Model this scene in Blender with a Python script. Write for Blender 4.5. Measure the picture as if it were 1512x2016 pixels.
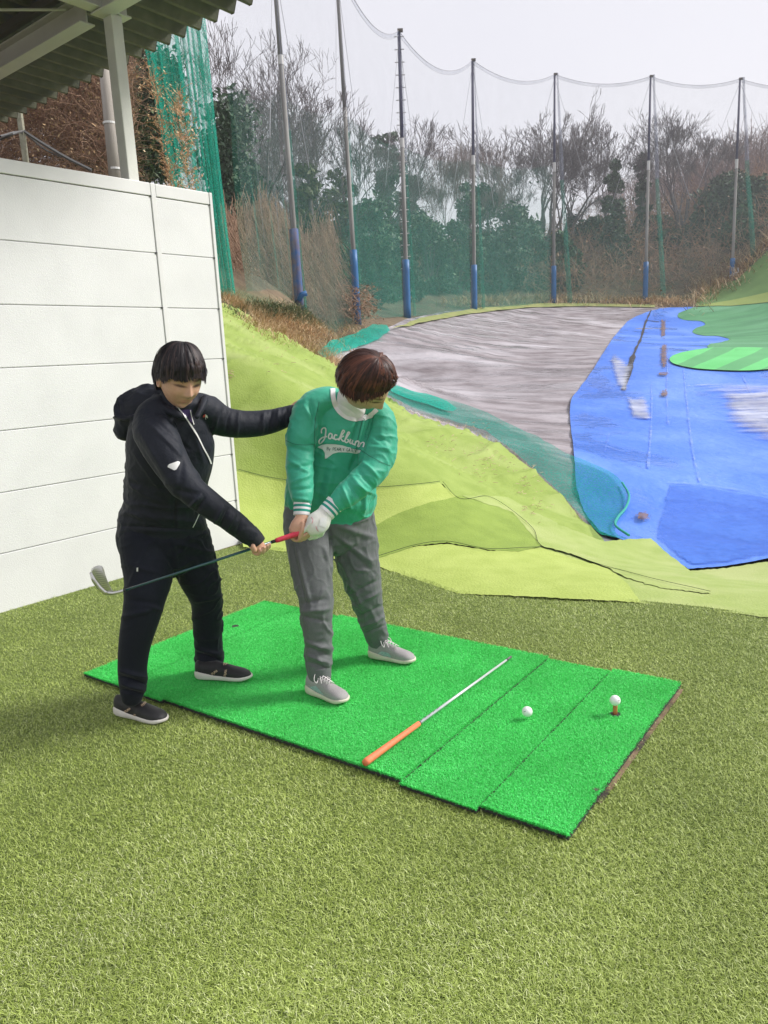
import bpy, bmesh, math, random
import numpy as np
from mathutils import Vector, Matrix
from mathutils.geometry import delaunay_2d_cdt
from mathutils.bvhtree import BVHTree
random.seed(7); rng=np.random.default_rng(7)
for o in list(bpy.data.objects): bpy.data.objects.remove(o)
SC=bpy.context.scene; COL=SC.collection

# ------------------------------------------------------------------ camera
F,CX,CY,CAMH=1500.,756.,1008.,1.5
PITCH,ROLL=math.radians(11.5),math.radians(2.9)
_f=np.array([0,math.cos(PITCH),-math.sin(PITCH)]);_r0=np.array([1.,0,0]);_u0=np.cross(_r0,_f)
_r=math.cos(ROLL)*_r0-math.sin(ROLL)*_u0;_u=math.cos(ROLL)*_u0+math.sin(ROLL)*_r0
cam=bpy.data.cameras.new('camera');co=bpy.data.objects.new('camera',cam);COL.objects.link(co);SC.camera=co
M=Matrix(((_r[0],_u[0],-_f[0],0),(_r[1],_u[1],-_f[1],0),(_r[2],_u[2],-_f[2],CAMH),(0,0,0,1)));co.matrix_world=M
cam.sensor_fit='VERTICAL';cam.sensor_height=24;cam.sensor_width=18;cam.lens=24*F/2016;cam.clip_end=2000;cam.clip_start=.05
SC.render.resolution_x=768;SC.render.resolution_y=1024
# ------------------------------------------------------------------ sky, sun, exposure
SUN_EL,SUN_AZ=math.radians(38),math.radians(80)      # azimuth clockwise from +Y
W=bpy.data.worlds.new('World');SC.world=W;W.use_nodes=True;nt=W.node_tree;N=nt.nodes;L=nt.links
bg=N['Background'];bg.inputs[1].default_value=.15
sky=N.new('ShaderNodeTexSky');sky.sky_type='NISHITA';sky.sun_disc=False;sky.sun_elevation=SUN_EL;sky.sun_rotation=SUN_AZ;sky.dust_density=4
mx=N.new('ShaderNodeMix');mx.data_type='RGBA';mx.inputs[0].default_value=.9
tc=N.new('ShaderNodeTexCoord');nz=N.new('ShaderNodeTexNoise');nz.inputs['Scale'].default_value=2.2;nz.inputs['Detail'].default_value=4
cr=N.new('ShaderNodeValToRGB');cr.color_ramp.elements[0].position=.3;cr.color_ramp.elements[1].position=.7
SKYV=4.5
cr.color_ramp.elements[0].color=(.90*SKYV,.885*SKYV,.95*SKYV,1);cr.color_ramp.elements[1].color=(.97*SKYV,.95*SKYV,1.0*SKYV,1)
L.new(tc.outputs['Generated'],nz.inputs['Vector']);L.new(nz.outputs[0],cr.inputs[0])
L.new(sky.outputs[0],mx.inputs[6]);L.new(cr.outputs[0],mx.inputs[7]);L.new(mx.outputs[2],bg.inputs[0])
sl=bpy.data.lights.new('sun','SUN');sl.energy=3.1;sl.angle=math.radians(15);sl.color=(1,.97,.93)
so=bpy.data.objects.new('sun',sl);COL.objects.link(so)
sd=Vector((math.sin(SUN_AZ)*math.cos(SUN_EL),math.cos(SUN_AZ)*math.cos(SUN_EL),math.sin(SUN_EL)))
so.rotation_euler=sd.to_track_quat('Z','Y').to_euler();so.location=(10,10,30)
V=SC.view_settings;V.view_transform='Standard';V.look='None';V.exposure=0.54;V.gamma=1
SC.cycles.transparent_max_bounces=24;SC.cycles.volume_max_steps=64

# ------------------------------------------------------------------ helpers
def A(*a): return np.array(a,float)
def ray(px,py): return _f+_r*(px-CX)/F-_u*(py-CY)/F
def at(px,py,d): v=ray(px,py);return A(0,0,CAMH)+v*d/v[1]
def onz(px,py,z=0): v=ray(px,py);return A(0,0,CAMH)+v*(z-CAMH)/v[2]
def mesh(name,verts,faces,mat=None,parent=None,smooth=False,attr=None):
    me=bpy.data.meshes.new(name);verts=np.asarray(verts,np.float32).reshape(-1,3)
    if isinstance(faces,np.ndarray):
        n,k=faces.shape;me.vertices.add(len(verts));me.vertices.foreach_set('co',verts.ravel())
        me.loops.add(n*k);me.loops.foreach_set('vertex_index',faces.astype(np.int32).ravel())
        me.polygons.add(n);me.polygons.foreach_set('loop_start',np.arange(0,n*k,k,dtype=np.int32))
        me.update(calc_edges=True)
    else: me.from_pydata(verts.tolist(),[],faces);me.update()
    if smooth: me.polygons.foreach_set('use_smooth',np.ones(len(me.polygons),bool))
    if attr is not None:
        a=me.attributes.new('tint','FLOAT','POINT');a.data.foreach_set('value',np.asarray(attr,np.float32))
    if mat: me.materials.append(mat)
    o=bpy.data.objects.new(name,me);COL.objects.link(o)
    if parent is not None: o.parent=parent
    return o
def tag(o,label=None,cat=None,group=None,kind=None):
    for k,v in (('label',label),('category',cat),('group',group),('kind',kind)):
        if v: o[k]=v
    return o
def thing(name,label,cat,loc=(0,0,0),rz=0,group=None):
    o=bpy.data.objects.new(name,None);COL.objects.link(o);o.location=loc;o.rotation_euler=(0,0,rz);o.empty_display_size=.1
    return tag(o,label,cat,group)
def localise(root):
    "children were built in world coordinates: keep them where they are"
    bpy.context.view_layer.update();inv=root.matrix_world.inverted()
    for c in root.children: c.matrix_parent_inverse=inv
class MB:
    def __init__(s): s.v=[];s.f=[];s.n=0
    def add(s,v,f):
        v=np.asarray(v,float).reshape(-1,3);s.v.append(v);s.f+=[tuple(i+s.n for i in q) for q in f];s.n+=len(v)
    def box(s,c,sz,ax=None):
        c=A(*c);h=A(*sz)/2;ax=np.eye(3) if ax is None else np.asarray(ax,float)
        v=[c+ax[0]*h[0]*i+ax[1]*h[1]*j+ax[2]*h[2]*k for i in(-1,1) for j in(-1,1) for k in(-1,1)]
        s.add(v,[(0,1,3,2),(4,6,7,5),(0,4,5,1),(2,3,7,6),(0,2,6,4),(1,5,7,3)])
    def tube(s,pts,rad,n=8,cap=True,flat=None):
        pts=np.asarray(pts,float);m=len(pts);rad=np.broadcast_to(rad,(m,))
        t=np.gradient(pts,axis=0);t/=np.linalg.norm(t,axis=1)[:,None]+1e-12
        a=A(0,0,1) if abs(t[0][2])<.9 else A(1,0,0);u=np.cross(t[0],a);u/=np.linalg.norm(u);v=[]
        for i in range(m):
            u=u-t[i]*(u@t[i]);u/=np.linalg.norm(u)+1e-12;w=np.cross(t[i],u)
            for k in range(n):
                g=2*math.pi*k/n;v.append(pts[i]+rad[i]*(u*math.cos(g)+w*math.sin(g)))
        f=[(i*n+k,i*n+(k+1)%n,(i+1)*n+(k+1)%n,(i+1)*n+k) for i in range(m-1) for k in range(n)]
        if cap: f+=[tuple(range(n))[::-1],tuple((m-1)*n+k for k in range(n))]
        s.add(v,f)
    def prism(s,poly,d):
        "poly: 3D loop, d: extrusion vector"
        p=np.asarray(poly,float);n=len(p);d=np.asarray(d,float)
        s.add(np.vstack([p,p+d]),[tuple(range(n))[::-1],tuple(range(n,2*n))]+[(i,(i+1)%n,n+(i+1)%n,n+i) for i in range(n)])
    def build(s,name,mat,parent=None,smooth=False,bev=0):
        o=mesh(name,np.vstack(s.v),s.f,mat,parent,smooth)
        if bev:
            b=o.modifiers.new('b','BEVEL');b.width=bev;b.segments=2;b.limit_method='ANGLE'
        return o
def cmr(pts,n):
    "Catmull-Rom resample of rows of any width"
    p=np.asarray(pts,float);p=np.vstack([2*p[0]-p[1],p,2*p[-1]-p[-2]]);out=[]
    for i in range(1,len(p)-2):
        for k in range(n):
            t=k/n;out.append(.5*((2*p[i])+(-p[i-1]+p[i+1])*t+(2*p[i-1]-5*p[i]+4*p[i+1]-p[i+2])*t*t+(-p[i-1]+3*p[i]-3*p[i+1]+p[i+2])*t**3))
    out.append(p[-2]);return np.array(out)
def mat(name,c1,c2=None,scale=20,rough=.7,bump=0,bscale=None,detail=5,coord='Object',stretch=(1,1,1),spec=.5,tint=None,metal=0,c3=None,scale3=3,dist=.01,lo=.35,hi=.65,sheen=0,sub=0):
    m=bpy.data.materials.new(name);m.use_nodes=True;nt=m.node_tree;N=nt.nodes;L=nt.links;P=N['Principled BSDF']
    P.inputs['Roughness'].default_value=rough;P.inputs['Specular IOR Level'].default_value=spec;P.inputs['Metallic'].default_value=metal
    if sheen: P.inputs['Sheen Weight'].default_value=sheen;P.inputs['Sheen Roughness'].default_value=.4
    if sub: P.inputs['Subsurface Weight'].default_value=sub;P.inputs['Subsurface Radius'].default_value=(1,.35,.2);P.inputs['Subsurface Scale'].default_value=.008
    P.inputs['Base Color'].default_value=(*c1,1)
    tc=N.new('ShaderNodeTexCoord');mp=N.new('ShaderNodeMapping');mp.inputs['Scale'].default_value=stretch;L.new(tc.outputs[coord],mp.inputs[0])
    col=None
    if c2:
        z=N.new('ShaderNodeTexNoise');z.inputs['Scale'].default_value=scale;z.inputs['Detail'].default_value=detail;L.new(mp.outputs[0],z.inputs['Vector'])
        r=N.new('ShaderNodeValToRGB');r.color_ramp.elements[0].position=lo;r.color_ramp.elements[1].position=hi
        r.color_ramp.elements[0].color=(*c1,1);r.color_ramp.elements[1].color=(*c2,1);L.new(z.outputs[0],r.inputs[0]);col=r.outputs[0]
    if c3:
        z=N.new('ShaderNodeTexNoise');z.inputs['Scale'].default_value=scale3;z.inputs['Detail'].default_value=3;L.new(mp.outputs[0],z.inputs['Vector'])
        r=N.new('ShaderNodeValToRGB');r.color_ramp.elements[0].position=.5;r.color_ramp.elements[1].position=.66;L.new(z.outputs[0],r.inputs[0])
        x=N.new('ShaderNodeMix');x.data_type='RGBA';L.new(r.outputs[0],x.inputs[0]);L.new(col,x.inputs[6]);x.inputs[7].default_value=(*c3,1);col=x.outputs[2]
    if tint:
        at_=N.new('ShaderNodeAttribute');at_.attribute_name='tint'
        r=N.new('ShaderNodeValToRGB');e=r.color_ramp.elements
        for i,(p,c) in enumerate(tint):
            q=e[i] if i<2 else e.new(p);q.position=p;q.color=(*c,1)
        L.new(at_.outputs['Fac'],r.inputs[0])
        if col is not None:
            x=N.new('ShaderNodeMix');x.data_type='RGBA';x.blend_type='MULTIPLY';x.inputs[0].default_value=1;L.new(r.outputs[0],x.inputs[6]);L.new(col,x.inputs[7]);col=x.outputs[2]
        else: col=r.outputs[0]
    if col is not None: L.new(col,P.inputs['Base Color'])
    if bump:
        z=N.new('ShaderNodeTexNoise');z.inputs['Scale'].default_value=bscale or scale*3;z.inputs['Detail'].default_value=6;L.new(mp.outputs[0],z.inputs['Vector'])
        b=N.new('ShaderNodeBump');b.inputs['Strength'].default_value=bump;b.inputs['Distance'].default_value=dist;L.new(z.outputs[0],b.inputs['Height']);L.new(b.outputs[0],P.inputs['Normal'])
    return m
def netmat(name,c,fac,wires=None):
    m=bpy.data.materials.new(name);m.use_nodes=True;nt=m.node_tree;N=nt.nodes;L=nt.links;N.remove(N['Principled BSDF'])
    d=N.new('ShaderNodeBsdfDiffuse');d.inputs[0].default_value=(*c,1);tl=N.new('ShaderNodeBsdfTranslucent');tl.inputs[0].default_value=(*c,1)
    a=N.new('ShaderNodeMixShader');a.inputs[0].default_value=.45;L.new(d.outputs[0],a.inputs[1]);L.new(tl.outputs[0],a.inputs[2])
    t=N.new('ShaderNodeBsdfTransparent');x=N.new('ShaderNodeMixShader');L.new(t.outputs[0],x.inputs[1]);L.new(a.outputs[0],x.inputs[2])
    tc=N.new('ShaderNodeTexCoord');z=N.new('ShaderNodeTexNoise');z.inputs['Scale'].default_value=1.2;z.inputs['Detail'].default_value=3;L.new(tc.outputs['Object'],z.inputs[0])
    at_=N.new('ShaderNodeAttribute');at_.attribute_name='tint'
    mu=N.new('ShaderNodeMath');mu.operation='MULTIPLY_ADD';L.new(z.outputs[0],mu.inputs[0]);mu.inputs[1].default_value=.8;mu.inputs[2].default_value=.6
    m2=N.new('ShaderNodeMath');m2.operation='MULTIPLY';L.new(mu.outputs[0],m2.inputs[0]);m2.inputs[1].default_value=fac
    z2=N.new('ShaderNodeTexNoise');z2.inputs['Scale'].default_value=45;z2.inputs['Detail'].default_value=2;L.new(tc.outputs['Object'],z2.inputs[0]);mv=N.new('ShaderNodeMapRange');mv.inputs[1].default_value=.38;mv.inputs[2].default_value=.62;mv.inputs[3].default_value=.6;mv.inputs[4].default_value=1.3;L.new(z2.outputs[0],mv.inputs[0])
    m4=N.new('ShaderNodeMath');m4.operation='MULTIPLY';L.new(m2.outputs[0],m4.inputs[0]);L.new(mv.outputs[0],m4.inputs[1]);m2=m4
    m3=N.new('ShaderNodeMath');m3.operation='MULTIPLY';m3.use_clamp=True;L.new(m2.outputs[0],m3.inputs[0]);L.new(at_.outputs['Fac'],m3.inputs[1])
    L.new(m3.outputs[0],x.inputs[0]);L.new(x.outputs[0],N['Material Output'].inputs[0]);return m

# ------------------------------------------------------------------ terrain height (thin-plate spline through surveyed points)
S=[ # (px,py,forward distance)
 (650,705,18),(760,790,12),(900,850,10),(1000,880,9.2),(1130,1000,8),(1190,1070,6.9),(1350,1120,6.4),(1500,1100,6.6),(1120,800,15),(1500,700,20.5),(1300,900,10.5),(1500,900,10.8),
 (1000,700,22),(1250,700,21.5),(850,700,20),(802,622,31),(934,610,39),(1090,595,46),(1270,590,47),(1340,605,44),(1443,543,47),(1512,490,46),(1500,590,42),(703,632,23),(590,605,17.5),(470,592,13.5),
 (440,600,11.5),(600,690,13),(520,650,12),(660,725,11.5),(460,700,8.6),(560,740,8.9),(650,800,8.6),(800,880,7.9),(460,800,7.2),(560,850,7.2),(700,900,7.1),(900,960,7.1),
 (470,930,6.9),(560,955,7.0),(870,955,6.9),(1050,1080,6.1),(980,1030,6.5),(760,1095,5.55),(1140,1130,5.15),(1240,1150,4.75),(1400,1170,4.6),(1510,1180,4.4)]
P3=[at(*s) for s in S]
P3+=[A(x,y,0) for x,y in ((-2.6,4.8),(-1.2,5.9),(-.2,5.4),(-1.6,5.6),(-1.0,6.0),(-.75,5.7),(-1.9,5.2),(.45,4.75),(1.5,4.3),(2.05,3.95),(0,3),(-2,2),(2,1.5),(0,0),(-3,0),(3,0),(4,3),(6,0),(-6,-4),(6,-4),(0,-6),(-6,2),(8,-20),(-8,-20))]
P3+=[A(*p) for p in ((-6,12,3.6),(-5,8.5,2.2),(-9,9,4.2),(-14,12,8),(-12,20,7),(-9,26,6),(-10,40,8),(0,45,6.5),(-5,34,5.2),(4,52,6.5),(14,56,7.5),(25,56,10),(34,46,11),(40,30,6),(24,20,.9),(16,10,-.4),(30,8,0),
 (0,62,8.6),(15,66,10),(30,66,12.5),(-15,50,12),(-25,30,13),(50,60,18),(0,80,11),(20,82,12.5),(45,80,16),(-30,60,18),(-30,5,9),(0,110,13),(40,110,15),(-40,100,18),(80,60,20),(-50,0,12),(60,10,4),(60,-30,2),(-50,-40,8),(0,-40,0),(80,110,20),(-80,60,22),(0,150,14),(80,150,16),(-80,150,18))]
P3=np.array(P3)
def _U(r2): return np.where(r2>0,r2*np.log(r2+1e-12),0)
_X=P3[:,:2];_n=len(_X);_K=_U(((_X[:,None]-_X[None])**2).sum(-1))+np.eye(_n)*.02
_Pm=np.hstack([np.ones((_n,1)),_X]);_Am=np.block([[_K,_Pm],[_Pm.T,np.zeros((3,3))]])
_W=np.linalg.solve(_Am,np.concatenate([P3[:,2],np.zeros(3)]))
def Hh(xy):
    xy=np.atleast_2d(xy);out=np.empty(len(xy))
    for i in range(0,len(xy),4000):
        q=xy[i:i+4000];out[i:i+4000]=_U(((q[:,None]-_X[None])**2).sum(-1))@_W[:_n]+_W[_n]+q@_W[_n+1:]
    return out
def hits(pp,dmax=140):
    "pixels -> points on the terrain"
    pp=np.atleast_2d(np.asarray(pp,float));ds=np.concatenate([np.arange(2,14,.15),np.geomspace(14,dmax,90)])
    v=_f+_r*(pp[:,:1]-CX)/F-_u*(pp[:,1:2]-CY)/F;v=v/v[:,1:2]
    q=A(0,0,CAMH)+v[:,None]*ds[None,:,None];g=q[...,2]-Hh(q[...,:2].reshape(-1,2)).reshape(q.shape[:2])
    below=g<0;idx=np.where(below.any(1),below.argmax(1),len(ds)-1);idx=np.maximum(idx,1)
    lo=ds[idx-1];hi=ds[idx]
    for _ in range(18):
        mid=(lo+hi)/2;p=A(0,0,CAMH)+v*mid[:,None];b=p[:,2]<Hh(p[:,:2]);hi=np.where(b,mid,hi);lo=np.where(b,lo,mid)
    return A(0,0,CAMH)+v*((lo+hi)/2)[:,None]
def inpoly(p,poly):
    x,y=p[:,0],p[:,1];c=np.zeros(len(p),bool);j=len(poly)-1
    for i in range(len(poly)):
        xi,yi=poly[i];xj,yj=poly[j];k=((yi>y)!=(yj>y))&(x<(xj-xi)*(y-yi)/(yj-yi+1e-12)+xi);c^=k;j=i
    return c
def smoothline(pts,n=6,closed=False): return cmr(pts,n)
def drape(name,poly,off,m,step=12,wr=None,parent=None,attr=None,jag=0):
    poly=np.asarray(poly,float)
    # densify
    q=[]
    for i in range(len(poly)):
        a,b=poly[i],poly[(i+1)%len(poly)];k=max(1,int(np.hypot(*(b-a))/step))
        for t in range(k): q.append(a+(b-a)*t/k)
    poly=np.array(q)
    if jag: poly=poly+rng.normal(0,jag,poly.shape)
    lo,hi=poly.min(0),poly.max(0);g=np.array([(x+((j%2)*.5)*step,y) for j,y in enumerate(np.arange(lo[1],hi[1],step*.7)) for x in np.arange(lo[0],hi[0],step)])
    g=g[inpoly(g,poly)] if len(g) else g
    n=len(poly);vs=[Vector(p) for p in poly]+[Vector(p) for p in g]
    r=delaunay_2d_cdt(vs,[(i,(i+1)%n) for i in range(n)],[],1,.5)
    pv=np.array([tuple(v) for v in r[0]]);P=hits(pv)
    z=Hh(P[:,:2])+off
    if wr is not None: z=z+wr(P)
    P[:,2]=z
    a=None if attr is None else attr(P,pv)
    return mesh(name,P,[tuple(f) for f in r[2]],m,parent,True,a)
EY=A(math.sin(math.radians(36.6)),math.cos(math.radians(36.6)),0);EX=A(EY[1],-EY[0],0);EZ=A(0,0,1)
def noise2(x,y,s,seed=0):
    "cheap smooth value noise"
    r=np.random.default_rng(seed);ph=r.uniform(0,6.28,(6,));k=r.normal(0,1,(6,2))*s
    return sum(np.sin(k[i,0]*x+k[i,1]*y+ph[i]) for i in range(6))/6
# ================================================================== SETTING: ground
m_soil=mat('soil',(.11,.075,.045),(.2,.15,.09),2,.95,.6,8,c3=(.09,.11,.05),scale3=.6,dist=.05)
ys=np.concatenate([np.arange(-20,2,2.),np.arange(2,14,.25),np.arange(14,60,.8),np.arange(60,152,4.)]);xs=np.concatenate([np.arange(-80,-20,5.),np.arange(-20,-8,1.),np.arange(-8,12,.3),np.arange(12,30,1.),np.arange(30,81,5.)])
gx,gy=np.meshgrid(xs,ys);gxy=np.c_[gx.ravel(),gy.ravel()];gz=Hh(gxy)-.07
nx,ny=len(xs),len(ys);ii=(np.arange(ny-1)[:,None]*nx+np.arange(nx-1)[None]).ravel()
gz=np.where((gxy[:,1]<3.9),np.minimum(gz,-.08),gz)
tag(mesh('ground',np.c_[gxy,gz],np.c_[ii,ii+1,ii+nx+1,ii+nx],m_soil,smooth=True),kind='structure')
# bay floor (flat artificial turf)
WB=onz(477,1070);W0=onz(0,1207)
fe=[onz(x,y)[:2] for x,y in ((477,1070),(600,1085),(750,1108),(900,1163),(1080,1172),(1260,1182),(1400,1196),(1512,1213))]
wd=WB-W0;wd/=np.linalg.norm(wd)
print('wall dir',np.degrees(np.arctan2(wd[0],wd[1])))
floor=[tuple(p) for p in fe]+[(4.5,3.3),(5,-4),(-5,-4),tuple((W0-wd*4)[:2])]
fn=len(floor)
m_fl=mat('turf base',(.10,.145,.03),(.17,.225,.05),60,.95,.8,200,dist=.01)  # kept dark: shade in the gaps between fibres is put into this colour
mesh('turf_floor',[(x,y,0.) for x,y in floor]+[(x,y,-.12) for x,y in floor],[tuple(range(fn))[::-1]]+[tuple(range(fn,2*fn))]+[(i,(i+1)%fn,fn+(i+1)%fn,fn+i) for i in range(fn)],m_fl)
tag(bpy.data.objects['turf_floor'],kind='structure')
# mats layout: origin L corner
ML=onz(168,1333)*A(1,1,0);MBc=onz(1118,1660);MX=(MBc-ML);MLEN=np.linalg.norm(MX);MX/=MLEN;MY=A(-MX[1],MX[0],0);MDEP=1.275
def mp_(x,y,z=0): return ML+MX*x+MY*y+EZ*z
def blades(name,pts,h,w,lean,curl,m,z0=0,segs=2,tint=None,parent=None,hv=.35):
    n=len(pts);az=rng.uniform(0,2*math.pi,n);d=np.c_[np.cos(az),np.sin(az),np.zeros(n)]
    a2=az+math.pi/2+rng.normal(0,.5,n);s=np.c_[np.cos(a2),np.sin(a2),np.zeros(n)]
    hh=h*(1+rng.normal(0,hv,n)).clip(.3,2);ln=lean*rng.uniform(.2,1.3,n);base=np.c_[pts,np.full(n,z0)]
    V_=[];
    for k in range(segs+1):
        t=k/segs;ang=ln+curl*t*rng.uniform(.5,1,n)
        p=base+d*(hh*np.sin(ang)*t)[:,None];p[:,2]+=hh*np.cos(ang).clip(.12,1)*t
        ww=w*(1-.55*t)
        if k<segs: V_+=[p-s*ww/2,p+s*ww/2]
        else: V_+=[p]
    nv=2*segs+1;vv=np.stack(V_,1).reshape(-1,3);b=(np.arange(n)*nv)[:,None]
    fs=[]
    for k in range(segs-1): fs+=[b+[2*k,2*k+1,2*k+3],b+[2*k,2*k+3,2*k+2]]
    fs+=[b+[2*segs-2,2*segs-1,2*segs]]
    fc=np.stack(fs,1).reshape(-1,3);tn=rng.uniform(0,1,n) if tint is None else tint
    return mesh(name,vv,fc,m,parent,False,np.repeat(tn,nv))
m_tb=mat('turf blades',(1,1,1),(.72,.74,.66),1.4,.5,tint=[(0,(.13,.19,.025)),(.45,(.38,.49,.085)),(.8,(.58,.68,.21)),(1,(.86,.88,.58))],spec=.5)
TN=900000
def sample(n):
    # density falls with distance
    y=1.25+5.2*rng.uniform(0,1,n)**1.35;x=rng.uniform(-1,1.12,n)*(.60*y+.35)+0.0
    return np.c_[x,y]
tp=sample(TN);tp=tp[inpoly(tp,floor)]
lx=(tp-ML[:2])@MX[:2];ly=(tp-ML[:2])@MY[:2];tp=tp[~((lx>.0)&(lx<MLEN)&(ly>0)&(ly<MDEP))]
tn=(rng.uniform(0,1,len(tp))*.8+.1+.1*noise2(tp[:,0],tp[:,1],3,4)).clip(0,1)
tag(blades('turf_pile',tp,.0155,.0021,.7,.9,m_tb,0,2,tn),'curly olive green artificial turf fibres covering the bay floor','artificial turf',kind='stuff')
# ------------------------------------------------------------------ hitting mats
m_back=mat('mat rubber',(.02,.022,.02),(.035,.04,.03),80,.9)
m_side=mat('mat side',(.035,.45,.07),(.05,.58,.10),300,.9,.8,400)
m_mb=mat('mat blades',(1,1,1),(.75,.8,.72),3.5,.75,tint=[(0,(.05,.62,.09)),(.5,(.10,.84,.18)),(1,(.24,.93,.32))],spec=.25)
strips=[('A',0,.298,-.004,'narrow green hitting mat strip with a round tee hole at the far left end'),
 ('B',.301,.61,-.012,'narrow plain green mat strip between the holed strip and the wide middle mat'),
 ('C',.613,1.925,.004,'wide green stance mat in the middle with both people and the orange-gripped stick on it'),
 ('D',1.929,2.236,-.018,'narrow green mat strip carrying the golf ball that lies on the ground'),
 ('E',2.24,MLEN,.006,'outer green mat strip with the orange rubber tee and teed ball')]
TH=.03
HOLE={'A':mp_(0,0)*0+onz(463,1231,TH),'E':onz(1211,1405,TH)}
for k,x0,x1,dy,lab in strips:
    th_=TH+(.004 if k in 'CE' else 0)
    r=thing('hitting_mat',lab,'hitting mat',tuple(mp_((x0+x1)/2,MDEP/2+dy)),0,'green hitting mats laid side by side')
    b=MB();ax=[MX,MY,EZ]
    b.box(mp_((x0+x1)/2,MDEP/2+dy,.0125),(x1-x0,MDEP,.012),ax);b.build('backing',m_back,r)
    b=MB();b.box(mp_((x0+x1)/2,MDEP/2+dy,.0185+(th_-.0265)/2),(x1-x0-.010,MDEP-.004,th_-.0265+.0),ax);b.build('pile_base',m_side,r)
    n=int((x1-x0)*MDEP/(.0027**2));q=np.c_[rng.uniform(x0+.005,x1-.005,n),rng.uniform(0,MDEP,n)+dy]
    # a denser rim so that the pile hangs over the edges
    ne=int(2*(x1-x0+MDEP)/.0009);e=rng.integers(0,4,ne);u=rng.uniform(0,1,ne)
    ex=np.where(e==0,x0+(.005 if x0>.01 else 0),np.where(e==1,x1-(.005 if x1<MLEN-.01 else 0),x0+u*(x1-x0)));ey=np.where(e<2,u*MDEP,np.where(e==2,0,MDEP))+dy
    if k in HOLE:
        hq=HOLE[k]-ML;hx,hy=hq@MX,hq@MY;q=q[np.hypot(q[:,0]-hx,q[:,1]-hy)>.021]
        bb=MB();c=mp_(hx,hy,th_-.007);bb.tube([c,c+EZ*.002],.022,20);bb.build('tee_hole',m_back,r)
    pts=(ML[None]+MX[None]*q[:,:1]+MY[None]*q[:,1:2])[:,:2]
    tt=(rng.uniform(0,1,len(q))*.75+.12+.13*noise2(q[:,0],q[:,1],6,3)).clip(0,1)
    blades('pile',pts,.0062,.0022,.7,.5,m_mb,th_-.0055,1,tt,r,.25)
    pe=(ML[None]+MX[None]*ex[:,None]+MY[None]*ey[:,None]);pe=pe[:,:2]
    zz=rng.uniform(.017,th_-.004,ne)
    o=blades('edge_tufts',pe,.009,.0028,1.0,.5,m_mb,0,1,rng.uniform(0,.6,ne),r,.25)
    co_=np.empty(len(o.data.vertices)*3,np.float32);o.data.vertices.foreach_get('co',co_);co_=co_.reshape(-1,3);co_[:,2]+=np.repeat(zz,3);o.data.vertices.foreach_set('co',co_.ravel())
    localise(r)
m_wd=mat('base board',(.16,.1,.06),(.28,.19,.12),12,.85,.3,60,c3=(.05,.04,.03),scale3=8)
b=MB()
for x0,x1,y0,y1 in ((.32,.6,.0,.03),(1.95,2.225,-.012,.06),(2.3,MLEN+.016,.25,1.262),(.03,2.5,.05,1.2)):
    b.box(mp_((x0+x1)/2,(y0+y1)/2,.0035),(x1-x0,y1-y0,.006),[MX,MY,EZ])
tag(b.build('base_board',m_wd),'thin brown wooden board peeping out under the green mats','board')
# debris on outer mat
b=MB()
for k in range(9):
    c=onz(1175,1556,.036)+A(*rng.normal(0,.004,2),rng.uniform(0,.006));d=rng.normal(0,1,3);d[2]*=.3;d/=np.linalg.norm(d);b.tube([c-d*.006,c+d*.006],.0014,4)
tag(b.build('leaf_scrap',mat('scrap',(.06,.05,.04),(.3,.27,.22),200,.8)),'tiny crumpled dark scrap lying on the outer green mat','leaf')

# ------------------------------------------------------------------ field sheets
def dgrid(P,pv): return None
m_gray=mat('grey mesh tarp',(.19,.16,.17),(.35,.315,.335),1.7,.55,.6,8,stretch=(.7,1.5,1),detail=12,dist=.05,lo=.38,hi=.62,c3=(.46,.43,.46),scale3=.55)  # paler patches paint whitish wet glints into the sheet's colour
# wet sheen: vary the roughness
def wet(m,scale,stretch,lo,hi,r0=.06,r1=.7,tint=None):
    nt=m.node_tree;N=nt.nodes;L=nt.links;P=N['Principled BSDF'];tc=N.new('ShaderNodeTexCoord');mp=N.new('ShaderNodeMapping');mp.inputs['Scale'].default_value=stretch
    z=N.new('ShaderNodeTexNoise');z.inputs['Scale'].default_value=scale;z.inputs['Detail'].default_value=7;z.inputs['Roughness'].default_value=.62;L.new(tc.outputs['Object'],mp.inputs[0]);L.new(mp.outputs[0],z.inputs[0])
    r=N.new('ShaderNodeMapRange');r.inputs[1].default_value=lo;r.inputs[2].default_value=hi;r.inputs[3].default_value=r1;r.inputs[4].default_value=r0;L.new(z.outputs[0],r.inputs[0]);L.new(r.outputs[0],P.inputs['Roughness'])
wet(m_gray,1.3,(.25,2.0,1),.48,.58,.12,.75)
GL=[(880,600),(1000,599),(1150,601),(1250,603),(1320,604)]
def wrg(P): return .015*np.sin(P[:,1]*5+1.5*noise2(P[:,0],P[:,1],.7,1))+.02*noise2(P[:,0],P[:,1],1.5,2)
g=drape('grey_tarp',[(745,655),(800,628),(880,612),(1000,602),(1150,601),(1335,606),(1380,640),(1300,760),(1240,900),(1220,1075),(1150,1060),(1000,930),(860,850),(760,790),(660,730),(640,705)],.0,m_gray,9,wrg)
tag(g,'huge wrinkled grey mesh sheet with wet patches covering the uphill range','ground sheet')
m_blue=mat('blue tarp',(.045,.165,.66),(.075,.215,.74),.35,.45,.6,6,c3=(.13,.28,.78),scale3=.45,dist=.05,detail=6)
wet(m_blue,.55,(.8,.55,1),.54,.62,.07,.55)
BL=cmr([(1345,606),(1290,610),(1235,635),(1195,685),(1165,735),(1130,780),(1122,815),(1130,900),(1135,960),(1150,1010),(1180,1050)],6)
BLUE=[tuple(p) for p in BL]+[(1235,1070),(1280,1068),(1330,1110),(1355,1127),(1430,1120),(1512,1106),(1750,1090),(1750,590),(1500,600),(1370,606)]
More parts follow.
